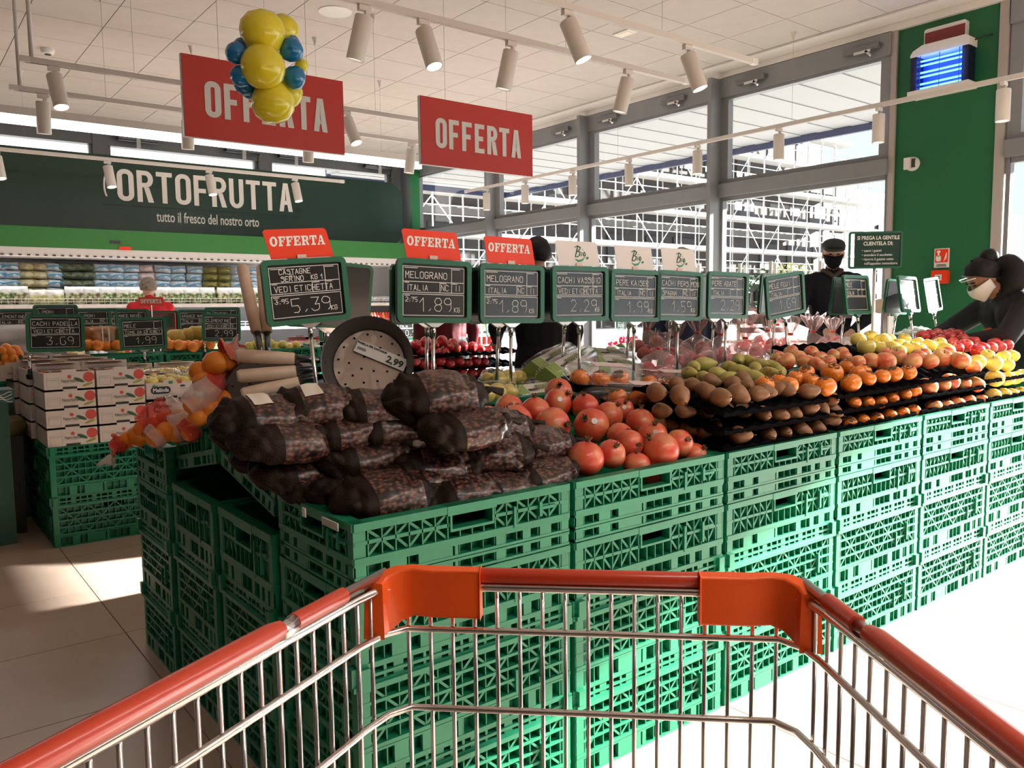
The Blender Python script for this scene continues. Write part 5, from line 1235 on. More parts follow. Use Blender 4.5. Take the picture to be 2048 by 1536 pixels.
for k, (z, yf) in enumerate(((1.30, -.05), (.98, -.16), (.66, -.25), (.36, -.34))):
    MB().box2((x0, yf, z-.02), (x1, .82, z)).build('shelf', CASEG, t); MB().box2((x0, yf-.012, z-.035), (x1, yf, z+.012)).build('price_rail', CASE, t)
    f = MB()
    for q in (0, .035, .07): f.tube([(x0, yf+.01, z+.01+q), (x1, yf+.01, z+.01+q)], .0035, 5)
    n = 150
    for i in range(n+1): f.tube([(x0+(x1-x0)*i/n, yf+.01, z), (x0+(x1-x0)*i/n, yf+.01, z+.08)], .003, 4)
    if k < 2: tag(f.build('wire_fence', WHITEP, t), kind='stuff')
    tm = MB().box((0, yf-.014, z-.012), (.09, .003, .03)).mesh('price_tag', WHITEP)
    for i in range(26): inst('price_tag', tm, t, (x0+.2+i*.4+.07*(i % 3), 0, 0))
    al = bpy.data.lights.new('case_light', 'AREA'); al.shape = 'RECTANGLE'; al.size = 9; al.size_y = .05; al.energy = (44, 17, 11, 0)[k]; al.color = (1, .98, .94)
    if al.energy: inst('lamp', al, t, ((x0+x1)/2, (.0, .05, 0, 0)[k], (1.88, 1.27, .95, 0)[k]), (R(-20), 0, 0))
MB().box2((2.38, -.07, 2.07), (2.5, -.06, 2.11)).build('thermometer', DARKP, t); MB().box2((2.48, -.07, 1.995), (2.62, -.06, 2.04)).build('red_tag', REDC, t)
MB().box2((x1-.02, -.35, 0), (x1+.04, .88, 2.2)).build('end_panel', CASEG, t)
def salad_mat(name, leaf, dark, tops):
    m = bpy.data.materials.new(name); m.use_nodes = True; nt = m.node_tree; b = nt.nodes['Principled BSDF']; L = nt.links.new; tc = nt.nodes.new('ShaderNodeTexCoord')
    n = nt.nodes.new('ShaderNodeTexNoise'); n.inputs['Scale'].default_value = 22; n.inputs['Detail'].default_value = 5; L(tc.outputs['Object'], n.inputs['Vector'])
    c = ramp(nt, n.outputs['Fac'], [(.40, dark), (.52, leaf), (.64, (.70, .74, .60))])
    sp = nt.nodes.new('ShaderNodeSeparateXYZ'); L(tc.outputs['Object'], sp.inputs[0]); ad = nt.nodes.new('ShaderNodeMath'); ad.operation = 'MULTIPLY_ADD'; L(n.outputs['Fac'], ad.inputs[0]); ad.inputs[1].default_value = .06; L(sp.outputs['Z'], ad.inputs[2])
    tp = ramp(nt, ad.outputs[0], [(.175, (0, 0, 0)), (.20, (1, 1, 1))]); mx = nt.nodes.new('ShaderNodeMix'); mx.data_type = 'RGBA'; L(tp, mx.inputs[0]); L(c, mx.inputs[6]); mx.inputs[7].default_value = tuple(tops)+(1,); L(mx.outputs[2], b.inputs['Base Color'])
    b.inputs['Roughness'].default_value = .3; b.inputs['Coat Weight'].default_value = .4; return m
SAL = [salad_mat('salad_green', (.20, .32, .09), (.03, .08, .02), (.78, .84, .86)), salad_mat('salad_mix', (.28, .34, .12), (.09, .05, .05), (.75, .80, .83)), salad_mat('salad_pale', (.62, .64, .30), (.35, .40, .15), (.80, .82, .78))]
def pillow(w, h, d, seed, n=10):
    vs = []; fs = []
    for sgn in (-1, 1):
        for j in range(n+1):
            for i in range(n+1):
                u, v = i/n*2-1, j/n*2-1; b = (1-u**4)*(1-v**4)
                vs.append((u*w/2*(1-.06*b), sgn*d/2*b*(1+.5*MN.noise((u*2+seed, v*2, sgn))), (v+1)*h/2*(1+.02*MN.noise((u*3, seed, 2)))))
    k = (n+1)**2
    for s in (0, 1):
        for j in range(n):
            for i in range(n):
                a = s*k+j*(n+1)+i; q = (a, a+1, a+n+2, a+n+1); fs.append(q if s == 0 else q[::-1])
    mb = MB(); return mb.add(vs, fs)
UP = [[pillow(.21, .25, .09, s+m_*3).mesh('salad_bag', SAL[m_], True) for s in range(3)] for m_ in range(3)]
cols = [(-12, 1), (10, 0), (37, 1), (74, 2), (112, 2), (150, 1), (184, 1), (217, 0), (250, 0), (275, 0), (328, 1), (352, 0), (385, 0), (418, 0), (452, 1), (480, 0), (505, 0)]
for k, (px, m_) in enumerate(cols):
    q = at(px, 600, Y=11.30); o = inst('salad_bag', UP[m_][k % 3], None, (q.x, 11.31, 1.305), (R(-8), 0, RND.uniform(-.15, .15)), (1, 1, .92 if m_ != 2 else .75))
    tag(o, 'upright salad bag on the top shelf front, %s from the left' % ORD[k+1], 'bag', 'upright salad bags in the chilled case')
FLAT = [mat('pack_white_blue', (.62, .70, .76), .3, var=.3, vscale=16, coat=.4), mat('pack_tan', (.50, .44, .26), .35, var=.3, vscale=16, coat=.4), mat('pack_dark_green', (.10, .13, .08), .35, var=.6, vscale=20, coat=.3), mat('pack_olive', (.22, .20, .05), .35, var=.25, vscale=14, coat=.3), mat('pack_pinkish', (.62, .52, .50), .35, var=.2, vscale=14, coat=.3)]
PK = [pillow(.21, .10, .17, s+2, 8).mesh('flat_pack', FLAT[s], True) for s in range(5)]
BLU = mat('pack_blue_print', (.10, .36, .60), .35); blu_me = MB().tube([(-.09, -.088, .03), (-.04, -.094, .05), (.03, -.094, .06), (.09, -.086, .05)], .009, 5).mesh('blue_print', BLU)
sc_ = [(-8, 0), (22, 0), (50, 1), (78, 1), (106, 0), (128, 2), (152, 2), (176, 2), (200, 0), (230, 0), (260, 0), (290, 4), (322, 0), (355, 0), (388, 0), (420, 3), (446, 3), (474, 0), (500, 0)]
for k, (px, m_) in enumerate(sc_):
    for l in range(5):
        q = at(px, 545, Y=11.75); o = inst('flat_pack', PK[m_], None, (q.x+RND.uniform(-.01, .01), 11.72+RND.uniform(-.02, .02), 1.32+l*.105), (RND.uniform(-.08, .08), RND.uniform(-.08, .08), RND.uniform(-.1, .1)))
        tag(o, '%s flat salad pack up in stack %s of the top shelf' % (ORD[l+1], ORD[k+1] if k < 20 else k), 'pack', 'stacked packs in the chilled case')
        if m_ == 0: inst('blue_print', blu_me, o)
# lower shelves: cartons, trays and juice bottles
JU = [mat('juice_orange', (.85, .30, .03), .3), mat('juice_red', (.65, .05, .05), .3), mat('juice_yellow', (.85, .60, .08), .3)]
bo = [MB().lathe([(.0, 0), (.032, 0), (.034, .11), (.016, .15), (.016, .175), (0, .175)], 12).mesh('juice_bottle', j, 40) for j in JU]
for k in range(16):
    q = at(712+k*5.9, 632, Y=11.2); o = inst('juice_bottle', bo[(k*k) % 3], None, (q.x, 11.18, .985)); tag(o, 'small juice bottle on the second shelf, %s from the left' % ORD[k+1], 'bottle', 'juice bottles in the chilled case')
for k in range(14):
    q = at(690+k*9, 545, Y=11.6); o = inst('flat_pack', PK[(0, 4, 0)[k % 3]], None, (q.x, 11.6, 1.32), (0, 0, RND.uniform(-.2, .2))); tag(o, 'pale pack on the bright right part of the top shelf, %s from the left' % ORD[k+1], 'pack', 'pale packs at the bright end')
for k in range(10):
    q = at(20+k*46, 700, Y=10.95); o = inst('flat_pack', PK[(0, 3, 2, 1)[k % 4]], None, (q.x, 11.15, .67), (0, 0, RND.uniform(-.2, .2))); tag(o, 'pack on the third shelf, %s from the left' % ORD[k+1], 'pack', 'packs on the third shelf')
# ================================================================== SECOND ISLAND
IX0, IY0 = .638, 4.655
for c in range(4):
    for r_ in range(2):
        x = IX0+.3+.607*c; y = IY0+.2+.412*r_
        if r_ == 1 and c > 1: continue
        for l in range(2):
            crate('tall', '%s green crate of the second island, %s stack from the left in its %s row' % (('lower', 'upper')[l], ORD[c+1], ('front', 'rear')[r_]), (x, y, l*.262), group='crates of the second island', hs=1.11)
CTN = mat('carton_kraft_white', (.70, .62, .57), .6, var=.04, vscale=10); CTI = mat('carton_inside', (.36, .22, .15), .7); LEAFP = mat('print_leaf', (.05, .12, .06), .6); OLP = mat('print_olive_leaf', (.35, .36, .06), .6); REDP = mat('print_red', (.62, .09, .07), .6); GRP = mat('print_green', (.05, .30, .12), .6); NAVYP = mat('print_navy', (.02, .03, .05), .5); PGREY = mat('print_faint', (.45, .41, .38), .6)
def carton(label, p, w, d, h, style, open_=False, rz=0., group='fruit cartons on the second island'):
    """front left bottom corner at p, front faces -y"""
    t = thing('fruit_carton', label, 'carton', p, (0, 0, rz), group)
    MB().box2((0, 0, 0), (w, .004, h*.92)).build('front_panel', CTN, t); MB().box2((0, d-.004, 0), (w, d, h*1.25)).build('back_panel', CTN, t)
    MB().box2((0, .004, 0), (.004, d-.004, h*.86)).build('side_panel', CTN, t); MB().box2((w-.004, .004, 0), (w, d-.004, h*.86)).build('side_panel', CTN, t)
    MB().box2((.004, .004, 0), (w-.004, d-.004, .006)).build('base', CTI, t)
    MB().box2((w*.36, -.001, h*.92), (w*.64, .003, h*1.06)).build('front_tab', CTN, t)
    if open_ : MB().box2((w*.1, d-.05, h*1.22), (w*.9, d, h*1.25)).build('back_flap', CTN, t); MB().box2((w*.38, d-.03, h*1.25), (w*.66, d-.01, h*1.34)).build('brown_tab', CTI, t)
    MB().box2((w*.36, -.0025, 0), (w*.64, .001, h*.12)).build('grip_slot', LETD, t)
    rx = Matrix.Rotation(R(90), 4, 'X')
    if style == 'oval':
        MB().lathe([(.009, 0), (.009, .0022)], 12, Matrix.Translation((w*.5, 0, h*.66)) @ rx).build('fruit_mark', REDP, t)
        MB().lathe([(.026, 0), (.026, .0022)], 18, Matrix.Translation((w-.026, 0, h*.60)) @ rx).build('fruit_print', REDP, t)
        MB().prism([(w*.69+.026*math.cos(a_*.5236)*.9+.008*math.sin(a_*.5236)*.4, h*.46-.026*math.cos(a_*.5236)*.45+.008*math.sin(a_*.5236)) for a_ in range(12)], .0014, rx).build('leaf_print', LEAFP, t)
        MB().prism([(w*.86+.026*math.cos(a_*.5236), h*.2+.006*math.sin(a_*.5236)+.008*math.cos(a_*.5236)) for a_ in range(12)], .0014, rx).build('olive_leaf_print', OLP, t)
        text('NaturItalica', .016, mat('print_script', (.10, .11, .08), .6), t, (w*.5, -.001, h*.44), sx=.72, ext=.0004)
        MB().box2((w*.36, -.0012, h*.32), (w*.64, -.0002, h*.33)).box2((w*.06, -.0012, h*.50), (w*.26, -.0002, h*.52)).build('fine_print', PGREY, t)
        ring_ = MB(); ring(ring_, rrect(w*.24, h*.5, .002), rrect(w*.24-.003, h*.5-.003, .002), .0006, Matrix.Translation((w*.17, -.0004, h*.36)) @ rx); ring_.build('info_box', PGREY, t)
    else:
        MB().prism(rrect(w*.42, h*.42, h*.2), .001, Matrix.Translation((w*.30, -.0005, h*.48)) @ rx).build('dark_badge', NAVYP, t)
        text('Melinda', .022, LETW, t, (w*.30, -.002, h*.48), sx=.85, ext=.0004, bold=.03)
        MB().prism([(w*.12, h*.72), (w*.16, h*.84), (w*.20, h*.74), (w*.26, h*.80), (w*.2, h*.66)], .001, Matrix.Translation((0, -.0016, 0)) @ rx).build('leaf_print', GRP, t)
        MB().box2((w*.47, -.0012, h*.82), (w*.56, -.0002, h*.98)).build('green_patch', GRP, t); MB().box2((w*.66, -.0012, h*.82), (w*.75, -.0002, h*.98)).build('red_patch', REDP, t)
        MB().box2((w*.72, -.0012, h*.62), (w*.82, -.0002, h*.72)).build('small_badge', NAVYP, t); MB().box2((w*.70, -.0012, h*.5), (w*.92, -.0002, h*.53)).build('fine_print', PGREY, t)
    return t
FILMB = mat_thin('stretch_film', (.93, .93, .93), .02, .12)
def fill(t, kind, w, d, z, nx, ny, D):
    for i in range(nx):
        for j in range(ny): fruit(kind, Vector((w*(i+.5)/nx, d*(j+.5)/ny, z)), D, rot=(RND.uniform(-.4, .4), RND.uniform(-.4, .4), RND.uniform(0, 6)), parent=t)
ZI = .524; HC = .098
for s in range(2):
    X = IX0+.005+.243*s
    for row in range(3):
        for l in range(4):
            op = l == 3
            t = carton('%s white leaf print carton, %s stack from the left, %s row' % (('lowest', 'second lowest', 'third', 'topmost')[l], ORD[s+1], ORD[row+1]), (X-.022*row, IY0+.01+.385*row, ZI+l*HC+.002*row), .232, .375, HC-.003, 'oval', op)
            if op:
                fill(t, 'persimmon', .232, .375, .05, 3, 5, .07)
                MB().box((.116, .19, .092), (.225, .33, .001)).build('film_cover', FILMB, t)
for k, (px, lvn, op) in enumerate(((0, 'lowest', 0), (0, 'middle', 0), (0, 'topmost', 1))):
    for s in range(2):
        X = IX0+.50+.262*s; Z = ZI-.0+k*.102; w, h = .25, .10
        t = carton('%s white carton with a dark oval badge, %s of its row' % (lvn, ('left', 'right')[s]), (X, IY0+.06-.03*(k < 2), Z), w, .38, h-.003, 'badge', op)
        if op:
            fill(t, 'yellow_apple', w, .38, .085, 3, 5, .075)
            o = MB().lathe([(.0, .0), (.13, .04), (.15, .07), (.10, .125), (0, .13)], 18, Matrix.Translation((w/2, .19, .03)) @ Matrix.Scale(1.22, 4, (0, 1, 0))).build('film_cover', FILMB, t, True)
        if op: t2 = carton('open carton of yellow apples behind the badge cartons, %s one' % ('left', 'right')[s], (X-.02, IY0+.46, Z+.03), w, .38, h, 'badge', True); fill(t2, 'yellow_apple', w, .38, .07, 3, 4, .072)
# loose citrus and melons behind
def citrus(kind, pts, Y, d, where, group):
    for i, (px, py) in enumerate(pts): fruit(kind, at(px, py, Y=Y+RND.uniform(-.04, .04)), d, '%s %s, %s from the left' % ('orange' if kind == 'orange' else kind.replace('_', ' '), where, ORD[i+1]), None, group)
for c in range(4):
    for l in range(2): crate('tall', '%s green crate of the rear island, %s from the left' % (('lower', 'upper')[l], ORD[c+1]), (.70+.607*c, 6.3, l*.262), group='crates of the rear island', hs=1.11)
    crate('tall', 'third green crate of the rear island, %s from the left' % ORD[c+1], (.70+.607*c, 6.3, .524), group='crates of the rear island', hs=1.0); crate('low', 'top green crate of the rear island, %s from the left' % ORD[c+1], (.70+.607*c, 6.3, .76), group='crates of the rear island')
citrus('orange', [(160, 692), (178, 690), (195, 691), (212, 692), (234, 691), (330, 683), (338, 690), (346, 691), (357, 690), (366, 692), (376, 691), (386, 694), (392, 690), (408, 690), (420, 689)], 6.15, .08, 'loose on the rear island', 'loose oranges')
for px, py, d, w_ in ((352, 675, .15, 'left'), (393, 668, .15, 'right'), (378, 670, .13, 'middle')):
    o = inst('melon', proto('yellow_apple')[0], None, at(px, py, Y=6.4), (0, 0, px), d); o.data = o.data.copy(); o.data.materials[0] = fruitmat('melon_skin_'+w_, [(.3, (.62, .42, .08)), (.7, (.70, .52, .12))], 8, .5, .1); tag(o, 'round yellow melon on the rear island, %s one' % w_, 'melon')
q = at(202, 684, Y=6.22); t = thing('bagged_vegetables', 'bag of mixed orange and brown vegetables with pale stripes', 'bag', q)
o = pillow(.21, .17, .12, 3).build('film', mat('veg_mix', (.35, .16, .06), .3, var=.6, vscale=18, coat=.4), t, True); o.location = (0, 0, -.06)
for x in (.0, .04): MB().bar((x, -.068, -.05), (x, -.068, .10), .008, .003).build('white_stripe', LETW, t)
MB().ball((.13, 0, .02), (.05, .05, .09), 10, 7).build('leafy_end', mat('leaf_green', (.06, .16, .04), .6, var=.4, vscale=30), t, True)
# boards of the second island
G2 = 'price boards of the second island'
board('white chalk board reading 3,69 over the white cartons', at(111, 666, Y=5.05), 0, R(1), 0, L_('CACHI PADELLA', 'VEDI ETICHETTA', '3,69', None, None, None, False), None, .86, group=G2, dx=-.13)
board('board reading 1,99 over the badge cartons of yellow apples', at(286, 667, Y=5.55), 0, R(-1), 0, L_('MELE', 'COME DA ETICHETTA', '1,99', None, None, None, False), None, .86, group=G2)
board('board reading 2,99 left of the upright wooden pan handles', at(442, 655, Y=6.1), 0, R(2), 0, L_('CLEMENTINE', 'VEDI ETICHETTA', '2,99', None, None, None, False), None, .86, group=G2, dx=-.12)
for px, py, nm, pr_, lab in ((30, 648, 'CLEMENTINE', '2,99', 'cut by the left picture edge'), (112, 638, 'LIMONI', None, 'peeping over the 3,69 board'), (194, 645, 'LIMONI', '1,99', 'for lemons, reading 1,99'), (258, 645, 'ARANCE NAVEL', '1,69', 'for oranges behind the 1,99 board'), (392, 645, 'ARANCE NAVEL', '1,79', 'for oranges reading 1,79'), (445, 640, 'MANDARINI', None, 'half hidden by the 2,99 board')):
    board('rear row price board %s' % lab, at(px, py, Y=7.4), 0, 0, 0, L_(nm, 'ITALIA', pr_, None, 1, None, False), None, .66, 1.12, group='rear row price boards')
for px, py, lab in ((672, 655, 'behind the chestnut board'), (820, 655, 'behind the nearest melograno board')):
    board('distant price board reading 0,99 %s' % lab, at(px, py, Y=6.9), 0, 0, 0, L_('MELE', 'ITALIA', '0,99', None, None, None, False), None, .7, 1.2, group='distant boards reading 0,99')
board('tiny dark board reading 2,65 in the bright distance', at(1243, 651, Y=9.5), 0, 0, 0, L_('', '', '2,65', None, None, None, False), None, .5, .7, group=None)
board('pale tilted board in the bright distance behind the poles', at(985, 655, Y=7.5), R(10), R(-4), 0, L_('MELE', 'ITALIA', '0,99'), None, .6, .8, group=None)
t = thing('board_table', 'low dark table carrying the rear row of price boards', 'table', (1.2, 7.45, 0)); MB().box2((-1.4, -.28, .60), (1.6, .28, .66)).build('top', CTI, t)
for sx in (-1.3, 1.5): MB().box2((sx-.04, -.24, 0), (sx+.04, .24, .60)).build('leg', CTI, t)
# picture panel among the rear boards
q = at(318, 648, Y=7.45); t = thing('picture_board', 'green framed board with a picture of cut meat between rear boards', 'board', q)
inst('frame', FRAME_ME, t, scale=1.12); MB().box((0, .002, 0), (.27, .004, .19)).build('print', mat('print_meat', (.26, .10, .08), .4, var=.6, vscale=9), t); MB().box((.07, -.001, .02), (.08, .003, .1)).build('green_panel', mat('print_dkgreen', (.03, .10, .06), .5), t)
MB().tube([(0, 0, -.11), (0, 0, .66-q.z)], .006, 8).build('pole', STEEL, t)
q = at(302, 603, Y=7.3); t = thing('offer_card', 'red OFFERTA card standing over the rear boards before the red jacket', 'card', q)
MB().box((0, 0, 0), (.20, .003, .075)).build('card', REDC, t); slab('OFFERTA', t, (0, -.003, .002), .034, .17); MB().tube([(0, 0, -.03), (0, 0, .66-q.z)], .005, 6).build('pole', STEEL, t)
# red fruit on black trays further along the second island
X0r = at(815, 700, Y=4.85).x
for k in range(3): tray('black tray of the red fruit stack on the second island, %s from below' % ORD[k+1], (at(905, 700, Y=4.9).x, 4.92, at(905, (758, 734, 707)[k], Y=4.8).z), 1.0, .40, R(4), cup=.085)
for c in range(2): crate('low2', 'green crate carrying the stack of red fruit, %s one' % ('left', 'right')[c], (at(905, 700, Y=4.9).x-.3+.607*c, 4.9, at(905, 765, Y=4.8).z-.165), group='crates of the red fruit', hs=1.0)
for lv, (pts, nm) in enumerate(([[(832, 690), (852, 684), (868, 690), (884, 682), (898, 692), (912, 695), (905, 688), (925, 692), (945, 694), (960, 700), (978, 702), (842, 702), (872, 704), (890, 704), (860, 698)], 'top row'], [[(830, 722), (848, 728), (862, 732), (900, 727), (918, 724), (936, 728), (952, 724), (968, 726), (880, 722)], 'middle row'], [[(905, 748), (925, 745), (945, 746), (963, 744), (880, 745), (860, 745)], 'lowest row'])):
    for i, (px, py) in enumerate(pts): fruit('pomegranate' if lv == 9 else 'red_apple', at(px, py, Y=4.78+.1*(lv == 0)), .082, 'red fruit in the %s of the black trays, %s from the left' % (nm, ORD[i+1]), None, 'red fruit on black trays')
# greenish apples and cartons in the middle distance
citrus('yellow_apple', [(498, 694), (512, 690), (528, 692), (540, 688), (552, 694), (520, 700), (545, 702), (565, 690), (578, 696), (592, 692), (530, 683)], 6.4, .085, 'heaped behind the pan handles', 'distant yellow apples')
crate('low', 'green crate of distant yellow apples behind the handles', (at(545, 720, Y=6.5).x, 6.5, .60), group=None, hs=1.2)
crate('tall', 'upper green crate under the distant yellow apples', (at(545, 720, Y=6.5).x, 6.5, .33), group=None, hs=1.1); crate('tall', 'lower green crate under the distant yellow apples', (at(545, 720, Y=6.5).x, 6.5, .06), group=None, hs=1.1)
for k, px in enumerate((600, 640, 672)): 
    t = carton('pale carton in the middle distance behind the board pole, %s from the left' % ORD[k+1], at(px, 706, Y=6.9), .24, .3, .11, 'badge', True, group='distant cartons'); fill(t, 'red_apple', .24, .3, .08, 3, 3, .07)
for k in range(3): t = thing('distant_table', 'low white display table far behind, %s from the left' % ORD[k+1], 'table', (3.9+k*1.0, 7.2, 0), group='distant tables'); MB().box2((-.42, -.3, .56), (.42, .3, .62)).build('top', CASE, t); [MB().box2((sx*.4-.02, sy_*.27-.02, 0), (sx*.4+.02, sy_*.27+.02, .56)).build('leg', CASEG, t) for sx in (-1, 1) for sy_ in (-1, 1)]
# tin rack in the distance and trays
t = thing('tin_rack', 'white rack of small tins and jars in the bright distance', 'rack', (at(920, 690, Y=9.0).x, 9.0, 0))
for k in range(6): MB().box2((-.32, -.15, .3+k*.2), (.5, .2, .315+k*.2)).build('shelf', WHITEP, t)
for sx in (-.32, .5): MB().box2((sx-.012, .17, 0), (sx+.012, .2, 1.6)).build('upright', WHITEP, t)
tin = [MB().lathe([(.034, 0), (.034, .10), (.03, .105), (0, .105)], 10).mesh('tin', m_, 40) for m_ in (mat('tin_dark', (.08, .06, .06), .3), mat('tin_red', (.45, .06, .05), .3), mat('tin_pale', (.6, .58, .5), .3))]
for k in range(6):
    for i in range(9): o = inst('tin', tin[(k+i // 3) % 3], None, (t.location.x-.27+i*.09, 8.93, .315+k*.2)); tag(o, 'small tin on the distant rack, %s shelf from below, %s from the left' % (ORD[k+1], ORD[i+1]), 'tin', 'tins on the distant rack')
# left edge: clementines, carton, patterned box, dark bin with a bag
citrus('orange', [(3, 703), (12, 697), (20, 706), (30, 700), (36, 709), (8, 716), (25, 718), (14, 726), (5, 735), (28, 730)], 5.6, .062, 'clementine heap at the left picture edge', 'clementines at the left edge')
lf = MB().prism([(0, -.002), (.02, -.012), (.05, 0), (.02, .012)], .001).mesh('leaf', mat('leaf_dark', (.03, .09, .03), .5))
for k in range(10): o = inst('leaf', lf, None, at(4+k*4, 705+(k*7) % 30, Y=5.56), (RND.uniform(0, 2), RND.uniform(0, 2), RND.uniform(0, 6))); tag(o, 'dark green leaf among the clementines at the left edge, number %s' % ORD[k+1], 'leaf', 'clementine leaves')
carton('carton lying at the left edge under the clementines', at(-40, 765, Y=5.5), .35, .4, .10, 'oval', False)
t = thing('clementine_table', 'low stand under the clementines at the left picture edge', 'stand', (at(5, 760, Y=5.7).x-.1, 5.75, 0)); MB().box2((-.35, -.25, 0), (.22, .35, .70)).build('body', mat('stand_dark', (.03, .10, .07), .5), t)
t = thing('patterned_box', 'teal box with pale wavy lines at the left edge', 'box', at(15, 793, Y=4.9)); MB().box((-.1, .1, 0), (.26, .2, .07)).build('box', mat('teal', (.04, .12, .13), .4), t)
for k in range(4): MB().tube([(-.22+.012*i, -.002, -.02+.012*k+.008*math.sin(i*.9+k)) for i in range(21)], .002, 5).build('wavy_line', LETW, t)
MB().box2((-.2, .0, -.8), (.0, .2, -.036)).build('stand', mat('stand_dark', (0, 0, 0)), t)
t = thing('waste_bin', 'black bin with a greenish plastic bag at the left picture edge', 'bin', (at(2, 1060, Z=0).x-.06, at(2, 1060, Z=0).y+.05, 0))
MB().box((0, 0, .27), (.34, .4, .54), None, 1.05).build('bin_body', mat('bin_black', (.012, .013, .014), .5), t)
MB().lathe([(.20, .34), (.22, .42), (.215, .54), (.24, .60), (.19, .63)], 22, fn=lambda p_, a: Vector((p_.x*(1+.08*MN.noise((math.cos(a)*3, math.sin(a)*3, p_.z*9))), p_.y*(1+.08*MN.noise((math.cos(a)*3, p_.z*9, 2))), p_.z))).build('liner_bag', mat('bag_olive', (.20, .17, .07), .35, var=.2, coat=.3), t, True)
t = thing('grey_sack', 'large grey crumpled sack behind the 3,69 board', 'sack', at(30, 672, Y=6.6)); o = pillow(.55, .3, .3, 8, 14).build('sack', mat('sack_grey', (.40, .37, .36), .5, var=.15), t, True); o.location = (0, 0, -.22)
MB().box2((-.3, -.2, -.62), (.3, .25, -.2)).build('pallet_box', CTI, t)

# ================================================================== PLANTS AND TILL AREA BY THE WINDOW
LFM = [mat('herb_green', (.07, .17, .045), .55, rndv=.2), mat('herb_yellow', (.40, .42, .10), .55, rndv=.2), mat('herb_dark', (.03, .09, .03), .55)]
def plant(label, p, h, m, spread=.09, n=46, blade=False):
    t = thing('potted_herb', label, 'plant', p, group='potted herbs by the window'); mb = MB()
    for k in range(n):
        a = RND.uniform(0, 6.28); r = spread*math.sqrt(RND.random()); zz = h*(.35+.65*RND.random()); b = Vector((r*.5*math.cos(a), r*.5*math.sin(a), .05)); e = Vector((r*math.cos(a), r*math.sin(a), zz))
        if blade: mb.bar(b, e, .006, .002)
        else:
            d = Vector((math.cos(a), math.sin(a), RND.uniform(.0, 1))).normalized(); s = d.cross(Vector((0, 0, 1))).normalized(); L = RND.uniform(.03, .05)
            mb.add([e, e+d*L*.5+s*L*.28, e+d*L, e+d*L*.5-s*L*.28], [(0, 1, 2, 3)])
    tag(mb.build('foliage', m, t), kind='stuff')
    st = MB()
    for k in range(6): st.tube([(0, 0, .04), (spread*.6*math.cos(k), spread*.6*math.sin(k), h*.8)], .003, 4)
    tag(st.build('stems', LFM[2], t), kind='stuff')
    MB().lathe([(.045, -.04), (.06, .06), (.065, .06), (.06, .05), (0, .05)], 14).build('pot', BLACKP, t, 40)
def rack(label, px, Y, zs, wid, posts):
    x = at(px, 640, Y=Y).x; t = thing('plant_rack', label, 'plant rack', (x, Y, 0), (0, 0, R(-62)), 'plant racks')
    for z in zs: MB().box2((-wid/2, -.2, z-.02), (wid/2, .2, z)).build('shelf', mat('rack_board', (.78, .68, .58), .5), t)
    for sx in (-1, 1):
        for sy_ in (-1, 1): MB().box2((sx*wid/2-.015, sy_*.19-.015, 0), (sx*wid/2+.015, sy_*.19+.015, posts)).build('post', WHITEP, t)
    return t
RZ = [(at(1480, 612, Y=5.0).z), at(1480, 662, Y=5.0).z]
rack('white plant rack behind the faint pere board', 1465, 5.0, (.35, .86, 1.17), .75, 1.62)
rack('white plant rack between the boards and the man', 1560, 4.75, (.35, .86, 1.17), .75, 1.62)
k_ = 0
for px, py, Y, h, m_, bl in ((1415, 585, 5.2, .20, 2, 1), (1432, 588, 5.1, .24, 0, 1), (1452, 588, 5.05, .26, 0, 0), (1472, 588, 5.0, .25, 0, 1), (1492, 588, 4.95, .22, 0, 0), (1512, 585, 4.95, .22, 2, 0), (1530, 580, 4.9, .26, 0, 0), (1550, 578, 4.85, .30, 1, 0), (1570, 578, 4.8, .30, 1, 0), (1592, 580, 4.75, .30, 1, 0), (1612, 580, 4.7, .30, 1, 0), (1516, 640, 4.9, .22, 0, 0), (1535, 645, 4.85, .18, 0, 0)):
    k_ += 1; plant('potted herb by the window, %s from the left' % ORD[k_], at(px, py+(10 if k_ < 12 else 0), Y=Y), h, LFM[m_], .085, 60, bl)
t = thing('plant_tray', 'black tray holding the lower potted herbs', 'tray', at(1523, 656, Y=4.85), (0, 0, R(-30))); MB().box((0, 0, -.02), (.42, .2, .05)).build('tray', BLACKP, t); MB().box((-.1, -.102, -.02), (.05, .004, .03)).build('tag', WHITEP, t)
for k, (px, py) in enumerate(((1243, 690), (1262, 688), (1385, 690), (1225, 694))):
    t = thing('cyclamen', 'pink flowering pot plant far behind the poles, %s from the left' % ORD[k+1], 'plant', at(px, py, Y=7.0), group='pink pot plants')
    for q in range(9): MB().ball((RND.uniform(-.07, .07), RND.uniform(-.05, .05), RND.uniform(.02, .09)), .022, 6, 4).build('flower', mat('flower_pink', (.75, .04, .14), .5), t, True)
    MB().ball((0, 0, -.03), (.09, .09, .05), 9, 6).build('leaves', LFM[0], t, True); MB().lathe([(.05, -.14), (.065, -.04), (0, -.04)], 12).build('pot', BLACKP, t, 40); MB().box2((-.12, -.12, .02-t.location.z), (.12, .12, -.14)).build('stand', CASE, t)
